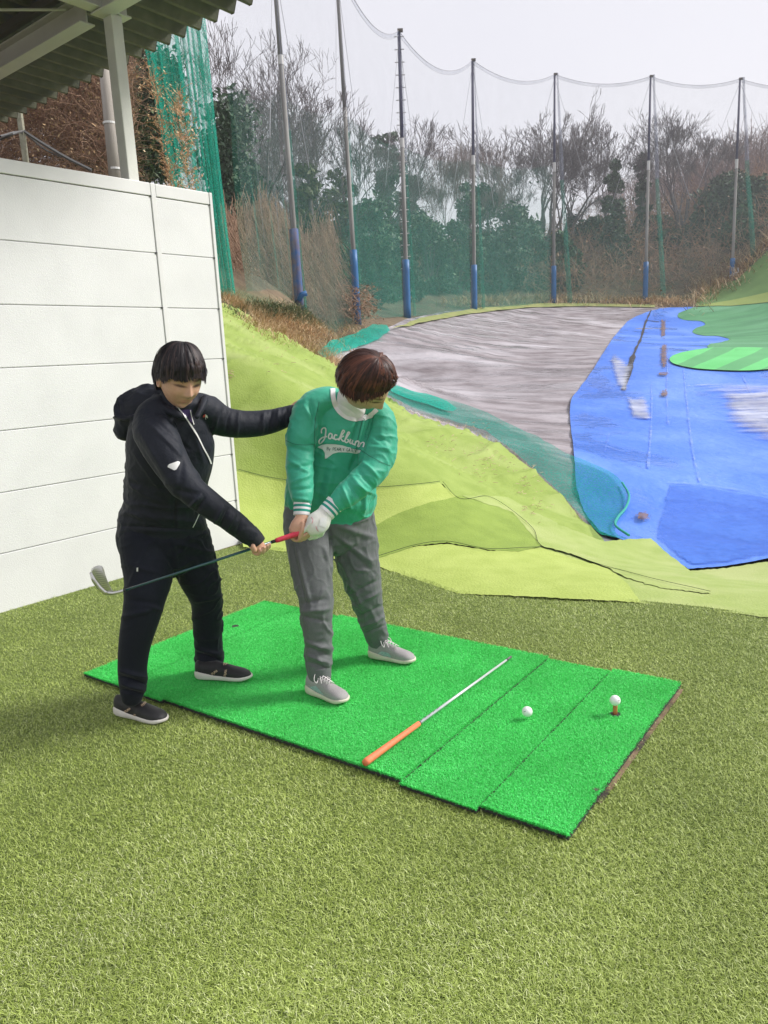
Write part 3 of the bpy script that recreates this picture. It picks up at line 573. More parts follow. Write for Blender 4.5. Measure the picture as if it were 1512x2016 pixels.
# ------------------------------------------------------------------ bunched green curtain at the left
def curtain():
    NU,NV=150,30;vs=[];at_=[]
    TL,TR=at(268,20,11.5),at(402,10,13.2);ML_,MR=at(318,300,11.8),at(432,330,13.4);BL_,BR=at(385,600,12.2),at(468,596,13.6)
    for j in range(NV):
        v=j/(NV-1)
        Lp=((1-v)**2)*TL+2*v*(1-v)*ML_+v*v*BL_;Rp=((1-v)**2)*TR+2*v*(1-v)*MR+v*v*BR
        for i in range(NU):
            u=i/(NU-1);p=Lp+(Rp-Lp)*u
            ph=u*60+2.2*math.sin(u*9)+v*1.5
            p=p+A(.02*math.sin(ph*1.7),.14*math.sin(ph)+.05*math.sin(ph*2.3+1),0);vs.append(p);at_.append(.55+.45*abs(math.sin(ph*.5+.6))+(.25 if u>.8 else 0)*v)
    fc=[(j*NU+i,j*NU+i+1,(j+1)*NU+i+1,(j+1)*NU+i) for j in range(NV-1) for i in range(NU-1)]
    r=np.random.default_rng(3);fc=[f for f in fc if not (r.uniform()<.03 and f[0]//NU<17)]
    return mesh('curtain_net',vs,fc,m_net3,None,True,at_)
tag(curtain(),'gathered bright green net curtain hanging in folds behind the wall end','net')
# ================================================================== vegetation
class VB:
    "vectorised 3-sided tubes"
    def __init__(s): s.P=[];s.R=[]
    def add(s,pts,rad): s.P.append(np.asarray(pts,float));s.R.append(np.broadcast_to(np.asarray(rad,float),(len(pts),)).copy())
    def arrays(s,sides=3):
        V_,F_=[],[];n0=0
        bylen={}
        for p,r in zip(s.P,s.R): bylen.setdefault(len(p),[]).append((p,r))
        for m,l in bylen.items():
            P=np.array([a for a,_ in l]);R=np.array([b for _,b in l]);K=len(l)
            t=np.gradient(P,axis=1);t/=np.linalg.norm(t,axis=2,keepdims=True)+1e-9
            a=np.where(np.abs(t[...,2:3])<.9,A(0,0,1),A(1,0,0));u=np.cross(t,a);u/=np.linalg.norm(u,axis=2,keepdims=True)+1e-9;w=np.cross(t,u)
            g=2*math.pi*np.arange(sides)/sides
            v=P[:,:,None]+R[:,:,None,None]*(u[:,:,None]*np.cos(g)[None,None,:,None]+w[:,:,None]*np.sin(g)[None,None,:,None])
            idx=np.arange(K*m*sides).reshape(K,m,sides)+n0;nx_=np.roll(idx,-1,2)
            f=np.stack([idx[:,:-1],nx_[:,:-1],nx_[:,1:],idx[:,1:]],-1).reshape(-1,4);V_.append(v.reshape(-1,3));F_.append(f);n0+=K*m*sides
        return np.vstack(V_),np.vstack(F_)
    def build(s,name,m,parent=None,sides=3,xf=None):
        v,f=s.arrays(sides);return mesh(name,v,f,m,parent,True)
def grow(vb,p,d,L_,r,depth,R,spread=.55,up=.12,kids=(2,3),gnarl=.16,shr=.74,minr=.006,tips=None):
    n=5;pts=[p];q=p.copy();dd=d.copy()
    for k in range(n-1):
        dd=dd+R.normal(0,gnarl,3)+A(0,0,up*.4);dd/=np.linalg.norm(dd);q=q+dd*L_/(n-1);pts.append(q)
    r1=max(minr*.7,r*.66);vb.add(pts,np.linspace(r,r1,n))
    if tips is not None and depth<=1: tips.append(q)
    if depth==0: return
    k=R.integers(kids[0],kids[1]+1)
    for i in range(k):
        e=R.normal(0,1,3);e-=dd*(e@dd);e/=np.linalg.norm(e)+1e-9;s=spread*R.uniform(.55,1.25) if i else spread*R.uniform(.15,.6)
        nd=dd*math.cos(s)+e*math.sin(s)+A(0,0,up);nd/=np.linalg.norm(nd)
        st=pts[-1] if i<2 else pts[R.integers(2,n)]
        grow(vb,np.array(st),nd,L_*shr*R.uniform(.75,1.2),max(minr,r1*(.85 if i==0 else .62)),depth-1,R,spread,up,kids,gnarl,shr,minr,tips)
def treemesh(seed,height,trunk=.35,depth=7,r=.22,spread=.5,up=.10,stems=1,kids=(2,3),gnarl=.16,shr=.76,minr=.011):
    R=np.random.default_rng(seed);vb=VB();tips=[]
    for s in range(stems):
        a=R.uniform(0,6.28);d=A(math.cos(a)*.35*(stems>1),math.sin(a)*.35*(stems>1),1);d/=np.linalg.norm(d)
        grow(vb,A(0,0,-.4),d,height*trunk,r*(1 if s==0 else .75),depth,R,spread,up,kids,gnarl,shr,minr,tips)
    v,f=vb.arrays(4);v*=A(1,1,1);z=v[:,2].max();k=height/z;v=v*k
    return v,f,np.array(tips)*k if tips else None
m_bark=mat('bark',(.10,.085,.09),(.17,.145,.145),6,.95,.3,30);m_bark2=mat('bark pale',(.15,.115,.105),(.22,.17,.155),6,.95);m_barkr=mat('bark reddish',(.16,.10,.09),(.23,.155,.14),4,.95)
def leafmat(nm,a,b_,c): return mat(nm,(1,1,1),(.8,.85,.8),2,.6,tint=[(0,a),(.5,b_),(1,c)],spec=.4)
m_ivy=leafmat('ivy leaves',(.018,.04,.02),(.045,.09,.045),(.11,.18,.09));m_ev=leafmat('evergreen leaves',(.017,.05,.025),(.045,.11,.05),(.15,.26,.12));m_olv=leafmat('olive leaves',(.03,.05,.012),(.08,.11,.03),(.16,.18,.06))
m_dry=leafmat('dry leaves',(.14,.07,.035),(.30,.16,.08),(.48,.29,.16));m_dryv=mat('dry vine',(.26,.15,.10),(.46,.30,.20),3,.95);m_straw=leafmat('straw',(.36,.22,.11),(.64,.42,.22),(.85,.66,.42))
def leaves(name,c,size,m,parent=None,flat=.0,seed=0,drop=0,tint=None):
    R=np.random.default_rng(seed);n=len(c);a=R.normal(0,1,(n,3));a/=np.linalg.norm(a,axis=1)[:,None];b_=R.normal(0,1,(n,3));b_-=a*(a*b_).sum(1)[:,None];b_/=np.linalg.norm(b_,axis=1)[:,None]
    s=size*R.uniform(.5,1.3,(n,1));v=np.stack([c-a*s,c+b_*s*.45,c+a*s,c-b_*s*.45],1).reshape(-1,3);f=np.arange(4*n).reshape(n,4)
    t=R.beta(2,2.2,n) if tint is None else tint
    return mesh(name,v,f,m,parent,False,np.repeat(t,4))
def clumps(R,centers,rad,n):
    "points in shells of lumpy clumps"
    k=R.integers(0,len(centers),n);d=R.normal(0,1,(n,3));d/=np.linalg.norm(d,axis=1)[:,None];rr=rad[k][:,None]*(R.uniform(0,1,(n,1))**.33)
    return centers[k]+d*rr*A(1,1,.8)
protos={}
def baretree(kind,px,py,d,htop,lab,m=None,ivy=0,rot=0,seed=1,group='bare trees behind the range net',lean=0,**kw):
    "px,py = where the foot is seen; htop = pixel row of the top"
    base=at(px,py,d);g=hgt(base);base=A(base[0],base[1],g)
    topz=at(px,htop,d)[2];h=topz-g
    if kind not in protos: protos[kind]=treemesh(seed,**kw)
    v,f,tips=protos[kind];k=h/v[:,2].max()
    t=thing('bare_tree' if not ivy else 'ivy_tree',lab,'tree',tuple(base),rot,group)
    me=bpy.data.meshes.get('crown_'+kind)
    if me is None:
        o=mesh('branches',v,f,m or m_bark,t,True);me=o.data;me.name='crown_'+kind
    else:
        o=bpy.data.objects.new('branches',me);COL.objects.link(o);o.parent=t
        if m is not None and me.materials[0]!=m:
            o.material_slots[0].link='OBJECT';o.material_slots[0].material=m
    w_=1.35 if kind in 'ade' else 1.1;o.scale=(k*w_,k*w_,k);tips=tips*A(w_,w_,1)
    # trunk part
    R=np.random.default_rng(seed);hh=h*.30
    b=MB();n=6;pts=[A(.05*math.sin(i),.05*math.cos(i*1.3),-.5+ (hh+.5)*i/(n-1)) for i in range(n)];rr=np.linspace(.026,.018,n)*h;b.tube(pts,rr*.75,8);b.build('trunk',m or m_bark,t,True)
    if ivy:
        n=int(1500*ivy);z=R.uniform(0,1,n)**.8*ivy*h*.62;a=R.uniform(0,6.28,n)
        w=(.30+.26*np.sin(z*2.1+seed)*np.cos(a*2+z)+.12*np.sin(z*5))*h/11*(1.15-z/(h*.95))
        c=np.c_[np.cos(a)*w,np.sin(a)*w,z]+R.normal(0,.12,(n,3))
        tt=tips[R.integers(0,len(tips),max(1,n//25))]*k*A(.45,.45,.72)+R.normal(0,.25,(max(1,n//25),3))
        leaves('ivy',np.vstack([c,tt]),.20*h/12,m_ivy,t,seed=seed)
    return t
# the tall trees
baretree('a',455,560,24,20,'largest bare spreading tree at the left, its crown reaching the roof eave',seed=3,ivy=.55,height=14,trunk=.24,depth=8,r=.24,spread=.42,up=.12,stems=3,minr=.009,gnarl=.11)
baretree('b',640,560,33,185,'broad bare tree between the two nearest net poles',ivy=.75,seed=5,height=12,trunk=.25,depth=8,r=.22,spread=.45,up=.1,stems=3,minr=.011,gnarl=.11)
baretree('a',560,560,30,240,'slimmer bare tree just right of the nearest net pole',rot=2,seed=6,ivy=.6)
baretree('b',720,560,38,235,'bare tree whose twigs pass the top band of the second net pole',rot=1.1,seed=7,ivy=.8)
baretree('a',515,560,36,215,'bare tree seen through gaps between green curtain and nearest pole',rot=4,seed=9,ivy=.6)
baretree('c',905,520,52,258,'dense brush-crowned reddish bare tree left of the fourth net pole',m=m_bark2,seed=4,height=12,trunk=.3,depth=8,r=.16,spread=.36,up=.16,stems=3,minr=.011,gnarl=.11)
baretree('c',855,520,55,325,'reddish brush-crowned tree behind the third and fourth net poles',m=m_bark2,rot=2.2,seed=8)
baretree('d',1045,500,56,208,'tall bare tree with fanned limbs left of the fifth net pole',seed=10,ivy=.45,height=13,trunk=.26,depth=8,r=.30,spread=.42,up=.12,stems=3,minr=.012,gnarl=.11)
baretree('d',1125,500,58,228,'bare fan-shaped tree right behind the fifth net pole',rot=2.4,seed=11,ivy=.45)
baretree('a',985,500,62,345,'lower bare tree between the fourth and fifth poles',rot=5,seed=12,ivy=.5)
baretree('e',1212,500,55,250,'slender bare tree leaning right beside the ivy column',seed=13,height=11,trunk=.34,depth=8,r=.2,spread=.48,up=.08,stems=1,minr=.012,gnarl=.11)
baretree('b',1178,500,62,365,'small bare tree left of the ivy column',m=m_bark2,rot=3,seed=14)
baretree('b',1250,500,64,350,'bare tree behind the sixth net pole',m=m_bark2,rot=.6,seed=15)
baretree('d',1350,500,55,208,'tall open-crowned bare tree between the two rightmost poles',rot=3.9,seed=16)
baretree('e',1400,480,58,235,'thin bare tree touching the rightmost pole',rot=1.9,seed=17)
baretree('c',1495,470,60,315,'brush-crowned bare tree at the right edge of the view',m=m_barkr,rot=.9,seed=18)
baretree('c',1440,480,66,345,'reddish brush-crowned tree on the ridge right of the open-crowned tree',m=m_barkr,rot=4.1,seed=19)
baretree('c',1570,470,62,310,'reddish brush-crowned tree just past the right edge',m=m_barkr,rot=2.9,seed=20)
# ivy columns and evergreens
def ivycol(px,py,d,htop,wpx,lab,seed,m=m_ivy,n=3200,name='ivy_column',cat='tree',group='dark evergreen and ivy-clad trees'):
    base=at(px,py,d);g=hgt(base);base=A(base[0],base[1],g);h=at(px,htop,d)[2]-g;w=wpx*d/1500
    t=thing(name,lab,cat,tuple(base),0,group);R=np.random.default_rng(seed)
    b=MB();b.tube([A(0,0,-.5),A(.1,0,h*.5),A(0,.1,h*.95)],[.16,.11,.05],7);b.build('trunk',m_bark,t,True)
    K=38;z=np.sort(R.uniform(.06,.97,K));cc=np.c_[R.normal(0,w*.42,K)*(1.15-.6*z),R.normal(0,w*.42,K),z*h];rad=w*(.50-.28*z)*R.uniform(.45,1.35,K)+.12
    leaves('foliage',clumps(R,cc,rad,n),.17*(d/50)**.5,m,t,seed=seed);return t
ivycol(772,560,46,262,34,'dark ivy-wrapped snag standing out above the thicket at the third pole',31)
ivycol(820,560,50,345,42,'ivy-covered tree right of the third net pole',32)
ivycol(1206,500,53,305,24,'narrow ivy-covered column beside the leaning slender tree',33)
ivycol(1262,500,56,300,14,'thin ivy-clad trunk right behind the sixth pole',34,n=1500)
ivycol(960,520,54,370,55,'dark evergreen between the fourth and fifth poles',35)
ivycol(1010,520,52,400,60,'broad dark evergreen left of the fifth pole',36)
ivycol(925,540,50,360,28,'dark ivy column right behind the fourth pole',37)
ivycol(685,560,38,330,44,'ivy-choked tree left of the second net pole',38,m=m_olv)
ivycol(620,580,30,320,40,'olive ivy tree beside the vine thicket',39,m=m_olv)
ivycol(452,560,22,245,20,'dark evergreen behind the green curtain net',40,n=2600)
ivycol(1420,480,54,350,60,'dark evergreen thicket left of the rightmost pole',41)
ivycol(1470,480,52,360,55,'dark evergreen right of the rightmost pole',42)
ivycol(500,570,26,330,50,'dark ivy tree over the top of the vine thicket',43)
ivycol(740,580,36,400,50,'dark leafy tree between second and third poles',44,m=m_ev)
def bush(px,py,d,htop,wpx,lab,seed,m=m_ev,n=5200):
    base=at(px,py,d);g=hgt(base);base=A(base[0],base[1],g);h=max(1,at(px,htop,d)[2]-g);w=wpx*d/1500
    t=thing('evergreen_bush',lab,'bush',tuple(base),0,'evergreen bushes behind the net');R=np.random.default_rng(seed);K=26
    z=R.uniform(0,1,K)**.8;a=R.uniform(0,6.28,K);q=R.uniform(.2,1,K)**.6*np.sqrt(np.clip(1-z**2*.9,0.05,1));cc=np.c_[np.cos(a)*q*w*.8,np.sin(a)*q*w*.6,z*h*.88];rad=w*.28*R.uniform(.6,1.3,K)+.1
    # leaves hang on clump shells so that gaps stay dark
    leaves('foliage',clumps(R,cc,rad,n),.15*(d/50)**.6,m,t,seed=seed)
    b=VB()
    for i in range(14): b.add([A(0,0,-.3),cc[i]*A(.5,.5,.5),cc[i]],[.06,.04,.02])
    b.build('stems',m_bark,t);return t
for i,(px,py,d,ht,w,lab) in enumerate(((1105,575,50,455,45,'rounded lighter green bush just right of the fifth pole'),(1040,580,50,440,60,'dark bush left of the fifth pole'),(985,585,47,450,55,'wide teal-looking bush between fourth and fifth poles'),(905,590,44,430,55,'bush right behind the fourth pole'),(850,590,42,420,55,'tall bush between the third and fourth poles'),(790,600,38,440,45,'bush wrapping the foot of the third pole'),(740,610,33,450,45,'bush between the second and third poles'),(1225,560,54,460,26,'small green bush left of the sixth pole'),(1330,540,54,470,45,'dark bush right of the sixth pole'),(1290,530,58,440,50,'bush on the slope behind the sixth pole'),(1460,500,50,400,45,'bush behind the rightmost pole'),(1390,510,54,420,50,'bush among the brown brush on the right'),(680,600,28,470,35,'bush at the foot of the second pole'),(1160,520,58,430,45,'bush on the slope between fifth and sixth poles'))): bush(px,py,d,ht,w,lab,60+i,m=(m_ev,m_ev,m_ivy)[i%3])
# ---------------- masses: far woods, brush, thatch of vines, dry grass
def tangle(name,region,n,size,m,lab,cat,seed,bend=.5,up=.6,rad=.008,pts_=5,leafn=0,leafm=None,leafs=.04,zfun=None):
    R=np.random.default_rng(seed);vb=VB();P=region(R,n);D=R.normal(0,1,(n,3));D[:,2]=np.abs(D[:,2])*.6+up;D/=np.linalg.norm(D,axis=1)[:,None];ls=size*R.uniform(.4,1.4,n)
    for i in range(n):
        q=P[i];d=D[i];l=[q]
        for k in range(pts_-1): d=d+R.normal(0,bend,3)*.5;d=d/np.linalg.norm(d);q=q+d*ls[i]/(pts_-1);l.append(q)
        vb.add(l,np.linspace(rad,rad*.5,pts_))
    o=vb.build(name,m);tag(o,lab,cat,kind='stuff')
    if leafn:
        pp=np.concatenate([p[2:] for p in vb.P]);c=pp[R.integers(0,len(pp),leafn)]+R.normal(0,leafs,(leafn,3));l=leaves(name+'_leaves',c,leafs,leafm,o,seed=seed+1)
    return o
def slab(xr,yr,zr): # box above terrain
    def f(R,n):
        xy=np.c_[R.uniform(*xr,n),R.uniform(*yr,n)];return np.c_[xy,Hh(xy)+R.uniform(zr[0],zr[1],n)]
    return f
tangle('far_woods',slab((26,80),(62,92),(0,.3)),3000,4.0,m_barkr,'far wood of thin reddish leafless stems along the ridge','woods',70,.12,2.2,.045,6)
def twigf(R,n):
    xy=np.c_[R.uniform(25,75,n),R.uniform(60,88,n)];return np.c_[xy,Hh(xy)+R.uniform(1,4.2,n)]
tangle('woods_twigs',twigf,14000,1.8,m_barkr,'fine reddish twigs filling the far wood','woods',71,.3,1.0,.02,4)
tangle('undergrowth',slab((-8,34),(47.5,62),(0,1.3)),9000,1.6,m_dryv,'brown leafless undergrowth covering the slope behind the far poles','undergrowth',72,.6,.4,.018,4,9000,m_dry,.10)
# thatch of dry vines hanging on the net at the left of the range
def thatch(R,n):
    u=R.uniform(0,1,n);px=432+u*225;top=395+ (px-432)*.25+25*np.sin(px*.045);top=top+R.normal(0,22,n);py=top+(600+ (px-470)*.14-top)*R.uniform(0,1,n)**.9;d=15.2+u*7+R.uniform(0,.8,n)
    return np.array([at(a,b_,c) for a,b_,c in zip(px,py,d)])
tangle('vine_thatch',thatch,13000,1.1,m_dryv,'curtain of dry reddish brown vines hanging behind the nearest net pole','dry vines',73,.13,-4.5,.006,6,9000,m_dry,.03)
tangle('vine_thatch',lambda R,n:np.array([at(a,b_,c) for a,b_,c in zip(R.uniform(560,730,n),560+R.uniform(0,1,n)**.7*60,R.uniform(22,26,n))]),1500,.5,m_dryv,'thinner dry vine tangle at the foot of the second net pole','dry vines',74,.35,-.6,.008,5,2500,m_dry,.05)
# bank behind the wall, above it: brambles, shrubs, climbing vine
def hill(R,n):
    px=R.uniform(-60,262,n);py=100+R.uniform(0,1,n)*260;d=R.uniform(10.9,13.5,n);return np.array([at(a,b_,c) for a,b_,c in zip(px,py,d)])
tangle('bramble',hill,11000,.42,m_dryv,'dry brown brambles and creepers on the slope above the white wall','dry vines',75,.8,.1,.004,6,9000,m_straw,.022)
def orange(R,n):
    k=R.integers(0,2,n);t=R.uniform(0,1,n)
    lx=np.where(k==0,300+42*t,350+25*t)+R.normal(0,2.5+2.5*t,n);ly=np.where(k==0,150+t*240,180+t*210);return np.array([at(a,b_,c) for a,b_,c in zip(lx,ly,R.uniform(11.2,11.7,n))])
tangle('orange_creeper',orange,260,.22,mat('orange vine',(.5,.25,.12),(.65,.38,.2),3,.95),'orange dead creeper climbing the green curtain net','dry vines',76,.5,.6,.004,4,1100,m_straw,.022)
def bigbank(name,px0,px1,py0,py1,d0,d1,n,m,lab,seed,s=.06):
    R=np.random.default_rng(seed);K=60;c=np.array([at(a,b_,c) for a,b_,c in zip(R.uniform(px0,px1,K),R.uniform(py0,py1,K),R.uniform(d0,d1,K))])
    t=thing(name,lab,'tree',tuple(c.mean(0)),0);o=leaves('foliage',clumps(R,c,R.uniform(.25,.7,K),n),s,m,t,seed=seed);localise(t);return t
bigbank('evergreen_tree',245,330,130,340,14,17,15000,m_ivy,'dark evergreen behind the roof post and utility pole',80)
bigbank('evergreen_tree',160,270,230,345,12.5,14,7000,m_olv,'yellowish green shrub left of the utility pole above the wall',81)
bigbank('evergreen_tree',-60,240,90,240,17,20,9000,m_olv,'dull olive shrubs high on the slope under the roof eave',82,.09)
bigbank('evergreen_tree',420,480,200,430,19,22,5500,m_ivy,'dark ivy mass right of the green curtain net',83,.08)
# dry grass along the ridge of the bank and behind
def grassline(name,line,n,h,spread,lab,seed,m=m_straw,w=.006,lean=.9):
    R=np.random.default_rng(seed);l=cmr(line,8);k=R.uniform(0,len(l)-1.001,n);i=k.astype(int);f=(k-i)[:,None];p=l[i]*(1-f)+l[i+1]*f;p=p+R.normal(0,1,(n,2))*A(*spread);q=hits(p)
    global rng;keep=rng;rng=R
    o=blades(name,q[:,:2],h,w,lean,.8,m,0,2);rng=keep
    n3=5;co_=np.empty(len(o.data.vertices)*3,np.float32);o.data.vertices.foreach_get('co',co_);co_=co_.reshape(-1,3);co_[:,2]+=np.repeat(q[:,2],n3)+.01;o.data.vertices.foreach_set('co',co_.ravel())
    return tag(o,lab,'dry grass',kind='stuff')
grassline('dry_grass',[(435,585),(470,605),(520,640),(570,668),(620,693),(665,720),(700,745)],5200,.24,(5,6),'straw-coloured dry grass edging the top of the green bank',90)
grassline('dry_grass',[(770,782),(800,806),(870,832),(940,855),(1000,888),(1045,930),(1100,978),(1150,1030)],1500,.07,(3,3),'thin dry stalks along the lower rim of the green bank',91,w=.004,lean=1.2)
grassline('dry_grass',[(500,625),(560,640),(620,655),(680,660)],7000,.16,(30,16),'faded dead grass on the slope between bank and net poles',92,w=.01,lean=1.2)
grassline('dry_grass',[(900,598),(1000,592),(1100,590),(1250,594),(1350,597)],3500,.5,(20,5),'dead grass fringe along the far foot of the slope',93,w=.03)
grassline('dry_grass',[(1370,590),(1410,555),(1450,530),(1512,470),(1560,440)],2500,.8,(14,14),'dead grass on the right slope above the dark turf',94,w=.04)
m_moss=leafmat('mossy grass',(.05,.09,.03),(.12,.17,.06),(.25,.26,.12))
grassline('moss_grass',[(480,608),(540,615),(600,622),(680,640)],9000,.1,(25,8),'dull green grass under the nearest net pole',95,m=m_moss,w=.012)

hz=bpy.data.materials.new('haze');hz.use_nodes=True;nt=hz.node_tree;nt.nodes.remove(nt.nodes['Principled BSDF']);pv=nt.nodes.new('ShaderNodeVolumePrincipled');pv.inputs['Color'].default_value=(.93,.94,.97,1);pv.inputs['Density'].default_value=.0018;pv.inputs['Anisotropy'].default_value=.2
nt.links.new(pv.outputs[0],nt.nodes['Material Output'].inputs['Volume'])
b=MB();b.box((0,45,12),(230,260,62));tag(b.build('haze',hz),kind='stuff')
# ================================================================== people
def limb(rows,n=26,sub=5,caps=True,sup=1.0):
    "rows: px,py,d,half width px,depth radius m -> lofted closed tube (verts, faces)"
    R=cmr(rows,sub);C_=np.array([at(r[0],r[1],r[2]) for r in R]);m=len(R)
    t=np.gradient(C_,axis=0);t/=np.linalg.norm(t,axis=1)[:,None]
    v=C_-A(0,0,CAMH);v/=np.linalg.norm(v,axis=1)[:,None]
    s=np.cross(t,v);s/=np.linalg.norm(s,axis=1)[:,None];dp=np.cross(s,t)
    ws=R[:,3]*R[:,2]/1500;wd_=R[:,4];out=[]
    rings=[];
    def ring(c,k,f):
        g=2*np.pi*np.arange(n)/n;ca,sa=np.cos(g),np.sin(g)
        return c+f*(ws[k]*s[k]*ca[:,None]+wd_[k]*dp[k]*sa[:,None])
    if caps:
        for a in (80,60,35): rings.append(ring(C_[0]-t[0]*min(ws[0],wd_[0])*math.sin(math.radians(a)),0,math.cos(math.radians(a))))
    for k in range(m): rings.append(ring(C_[k],k,1))
    if caps:
        for a in (35,60,80): rings.append(ring(C_[-1]+t[-1]*min(ws[-1],wd_[-1])*math.sin(math.radians(a)),m-1,math.cos(math.radians(a))))
    V_=np.vstack(rings);M_=len(rings)
    f=[(i*n+k,i*n+(k+1)%n,(i+1)*n+(k+1)%n,(i+1)*n+k) for i in range(M_-1) for k in range(n)]
    f+=[tuple(range(n))[::-1],tuple((M_-1)*n+k for k in range(n))]
    return V_,f
def fuse(name,parts,voxel,m,parent,smooth=6,disp=None,attr=None,ratio=None):
    b=MB()
    for v,f in parts: b.add(v,f)
    o=b.build('tmp',None);md=o.modifiers.new('r','REMESH');md.mode='VOXEL';md.voxel_size=voxel
    if smooth: q=o.modifiers.new('s','SMOOTH');q.factor=.5;q.iterations=smooth
    bpy.context.view_layer.update();ev=o.evaluated_get(bpy.context.evaluated_depsgraph_get());me=bpy.data.meshes.new_from_object(ev)
    bpy.data.objects.remove(o);n=len(me.vertices);co_=np.empty(n*3,np.float32);me.vertices.foreach_get('co',co_);co_=co_.reshape(-1,3).astype(float)
    if disp is not None:
        nn=np.empty(n*3,np.float32);me.vertex_normals.foreach_get('vector',nn);nn=nn.reshape(-1,3)
        co_=co_+nn*disp(co_,nn)[:,None];me.vertices.foreach_set('co',co_.astype(np.float32).ravel());me.update()
    me.polygons.foreach_set('use_smooth',np.ones(len(me.polygons),bool))
    if attr is not None:
        a=me.attributes.new('tint','FLOAT','POINT');a.data.foreach_set('value',attr(co_).astype(np.float32))
    me.materials.append(m);me.name=name
    o=bpy.data.objects.new(name,me);COL.objects.link(o);o.parent=parent;return o
def pix(P):
    q=P-A(0,0,CAMH);z=q@_f;return np.c_[CX+F*(q@_r)/z,CY-F*(q@_u)/z],z
def wn(p,s,seed):
    r=np.random.default_rng(seed);k=r.normal(0,1,(7,3))*s;ph=r.uniform(0,6.28,7);return np.sin(p@k.T+ph).sum(1)/7
def creases(cl,base=None):
    "cl: (px0,py0,px1,py1,width px,amp m)"
    def f(P,Nn):
        q,_=pix(P);face=np.clip(-(Nn*((P-A(0,0,CAMH))/np.linalg.norm(P-A(0,0,CAMH),axis=1)[:,None])).sum(1)+.25,0,1);d=np.zeros(len(P))
        for x0,y0,x1,y1,w,a in cl:
            e=A(x1-x0,y1-y0);L2=e@e;t=((q-A(x0,y0))@e/L2);tc=t.clip(0,1);dd=np.linalg.norm(q-(A(x0,y0)+tc[:,None]*e),axis=1)
            d+=a*np.exp(-(dd/w)**2)*np.sin(np.pi*(tc*.8+.1))**.7*face
        if base is not None: d+=base(P)
        return d
    return f
def cloth(amp,s,seed,ax=(0,0,1),k=40):
    "general drapery: warped ridges crossing direction ax"
    ax=A(*ax);ax/=np.linalg.norm(ax)
    def f(P):
        Q=P+ax*(P@ax)[:,None]*.9+.04*np.c_[wn(P,9,seed+5),wn(P,9,seed+6),wn(P,9,seed+7)]
        a=wn(Q,k*.55,seed);b_=wn(Q,k*1.1,seed+2);m=np.clip(.55+1.3*wn(P,s,seed+1),0,1)
        return amp*(1.5*(1-np.clip(np.abs(a)*5,0,1))**1.5*1.4+(1-np.clip(np.abs(b_)*4,0,1))*.7-.8)*m
    return f
class Target:
    def __init__(s,o):
        me=o.data;n=len(me.vertices);c=np.empty(n*3,np.float32);me.vertices.foreach_get('co',c)
        s.t=BVHTree.FromPolygons([tuple(x) for x in c.reshape(-1,3).tolist()],[tuple(p.vertices) for p in me.polygons])
    def hit(s,px,py,off=0):
        v=Vector(ray(px,py)).normalized();h=s.t.ray_cast(Vector((0,0,CAMH)),v)
        if h[0] is None: return None
        n=h[1];n=n if n.dot(v)<0 else -n
        return np.array(h[0])+np.array(n)*off
def deco(name,lines,w,tgt,off,m,parent,res=2.0,sub=6,thick=None):
    "print or trim laid on the cloth: ribbons following pixel polylines"
    V_,F_=[],[]
    for ln in lines:
        ln=np.array(ln,float);l=cmr(ln,sub) if len(ln)>2 else ln[0]+(ln[1]-ln[0])*np.linspace(0,1,6)[:,None]
        t=np.gradient(l,axis=0);t/=np.linalg.norm(t,axis=1)[:,None]+1e-9;s=np.c_[-t[:,1],t[:,0]];prev=None
        for i in range(len(l)):
            a=tgt.hit(*(l[i]-s[i]*w/2),off);b_=tgt.hit(*l[i],off*1.15);c=tgt.hit(*(l[i]+s[i]*w/2),off)
            if a is None or b_ is None or c is None or np.linalg.norm(a-c)>.09: prev=None;continue
            n=len(V_);V_+=[a,b_,c]
            if prev is not None and np.linalg.norm(V_[prev]-a)<.06: F_+=[(prev,prev+1,n+1,n),(prev+1,prev+2,n+2,n+1)]
            prev=n
    return mesh(name,V_,F_,m,parent,True) if F_ else None
def patch(name,poly,tgt,off,m,parent,step=2.5):
    poly=np.asarray(poly,float);lo,hi=poly.min(0),poly.max(0);g=np.array([(x,y) for y in np.arange(lo[1],hi[1],step) for x in np.arange(lo[0],hi[0],step)]);g=g[inpoly(g,poly)] if len(g) else g.reshape(0,2)
    q=[]
    for i in range(len(poly)):
        a,b_=poly[i],poly[(i+1)%len(poly)];k=max(1,int(np.hypot(*(b_-a))/step));q+=[a+(b_-a)*t/k for t in range(k)]
    n=len(q);r=delaunay_2d_cdt([Vector(p) for p in q]+[Vector(p) for p in g],[(i,(i+1)%n) for i in range(n)],[],1,.01)
    P=[tgt.hit(*v,off) for v in r[0]];ok=[p is not None for p in P];P=[p if p is not None else A(0,0,0) for p in P]
    return mesh(name,P,[tuple(f) for f in r[2] if all(ok[i] for i in f)],m,parent,True)
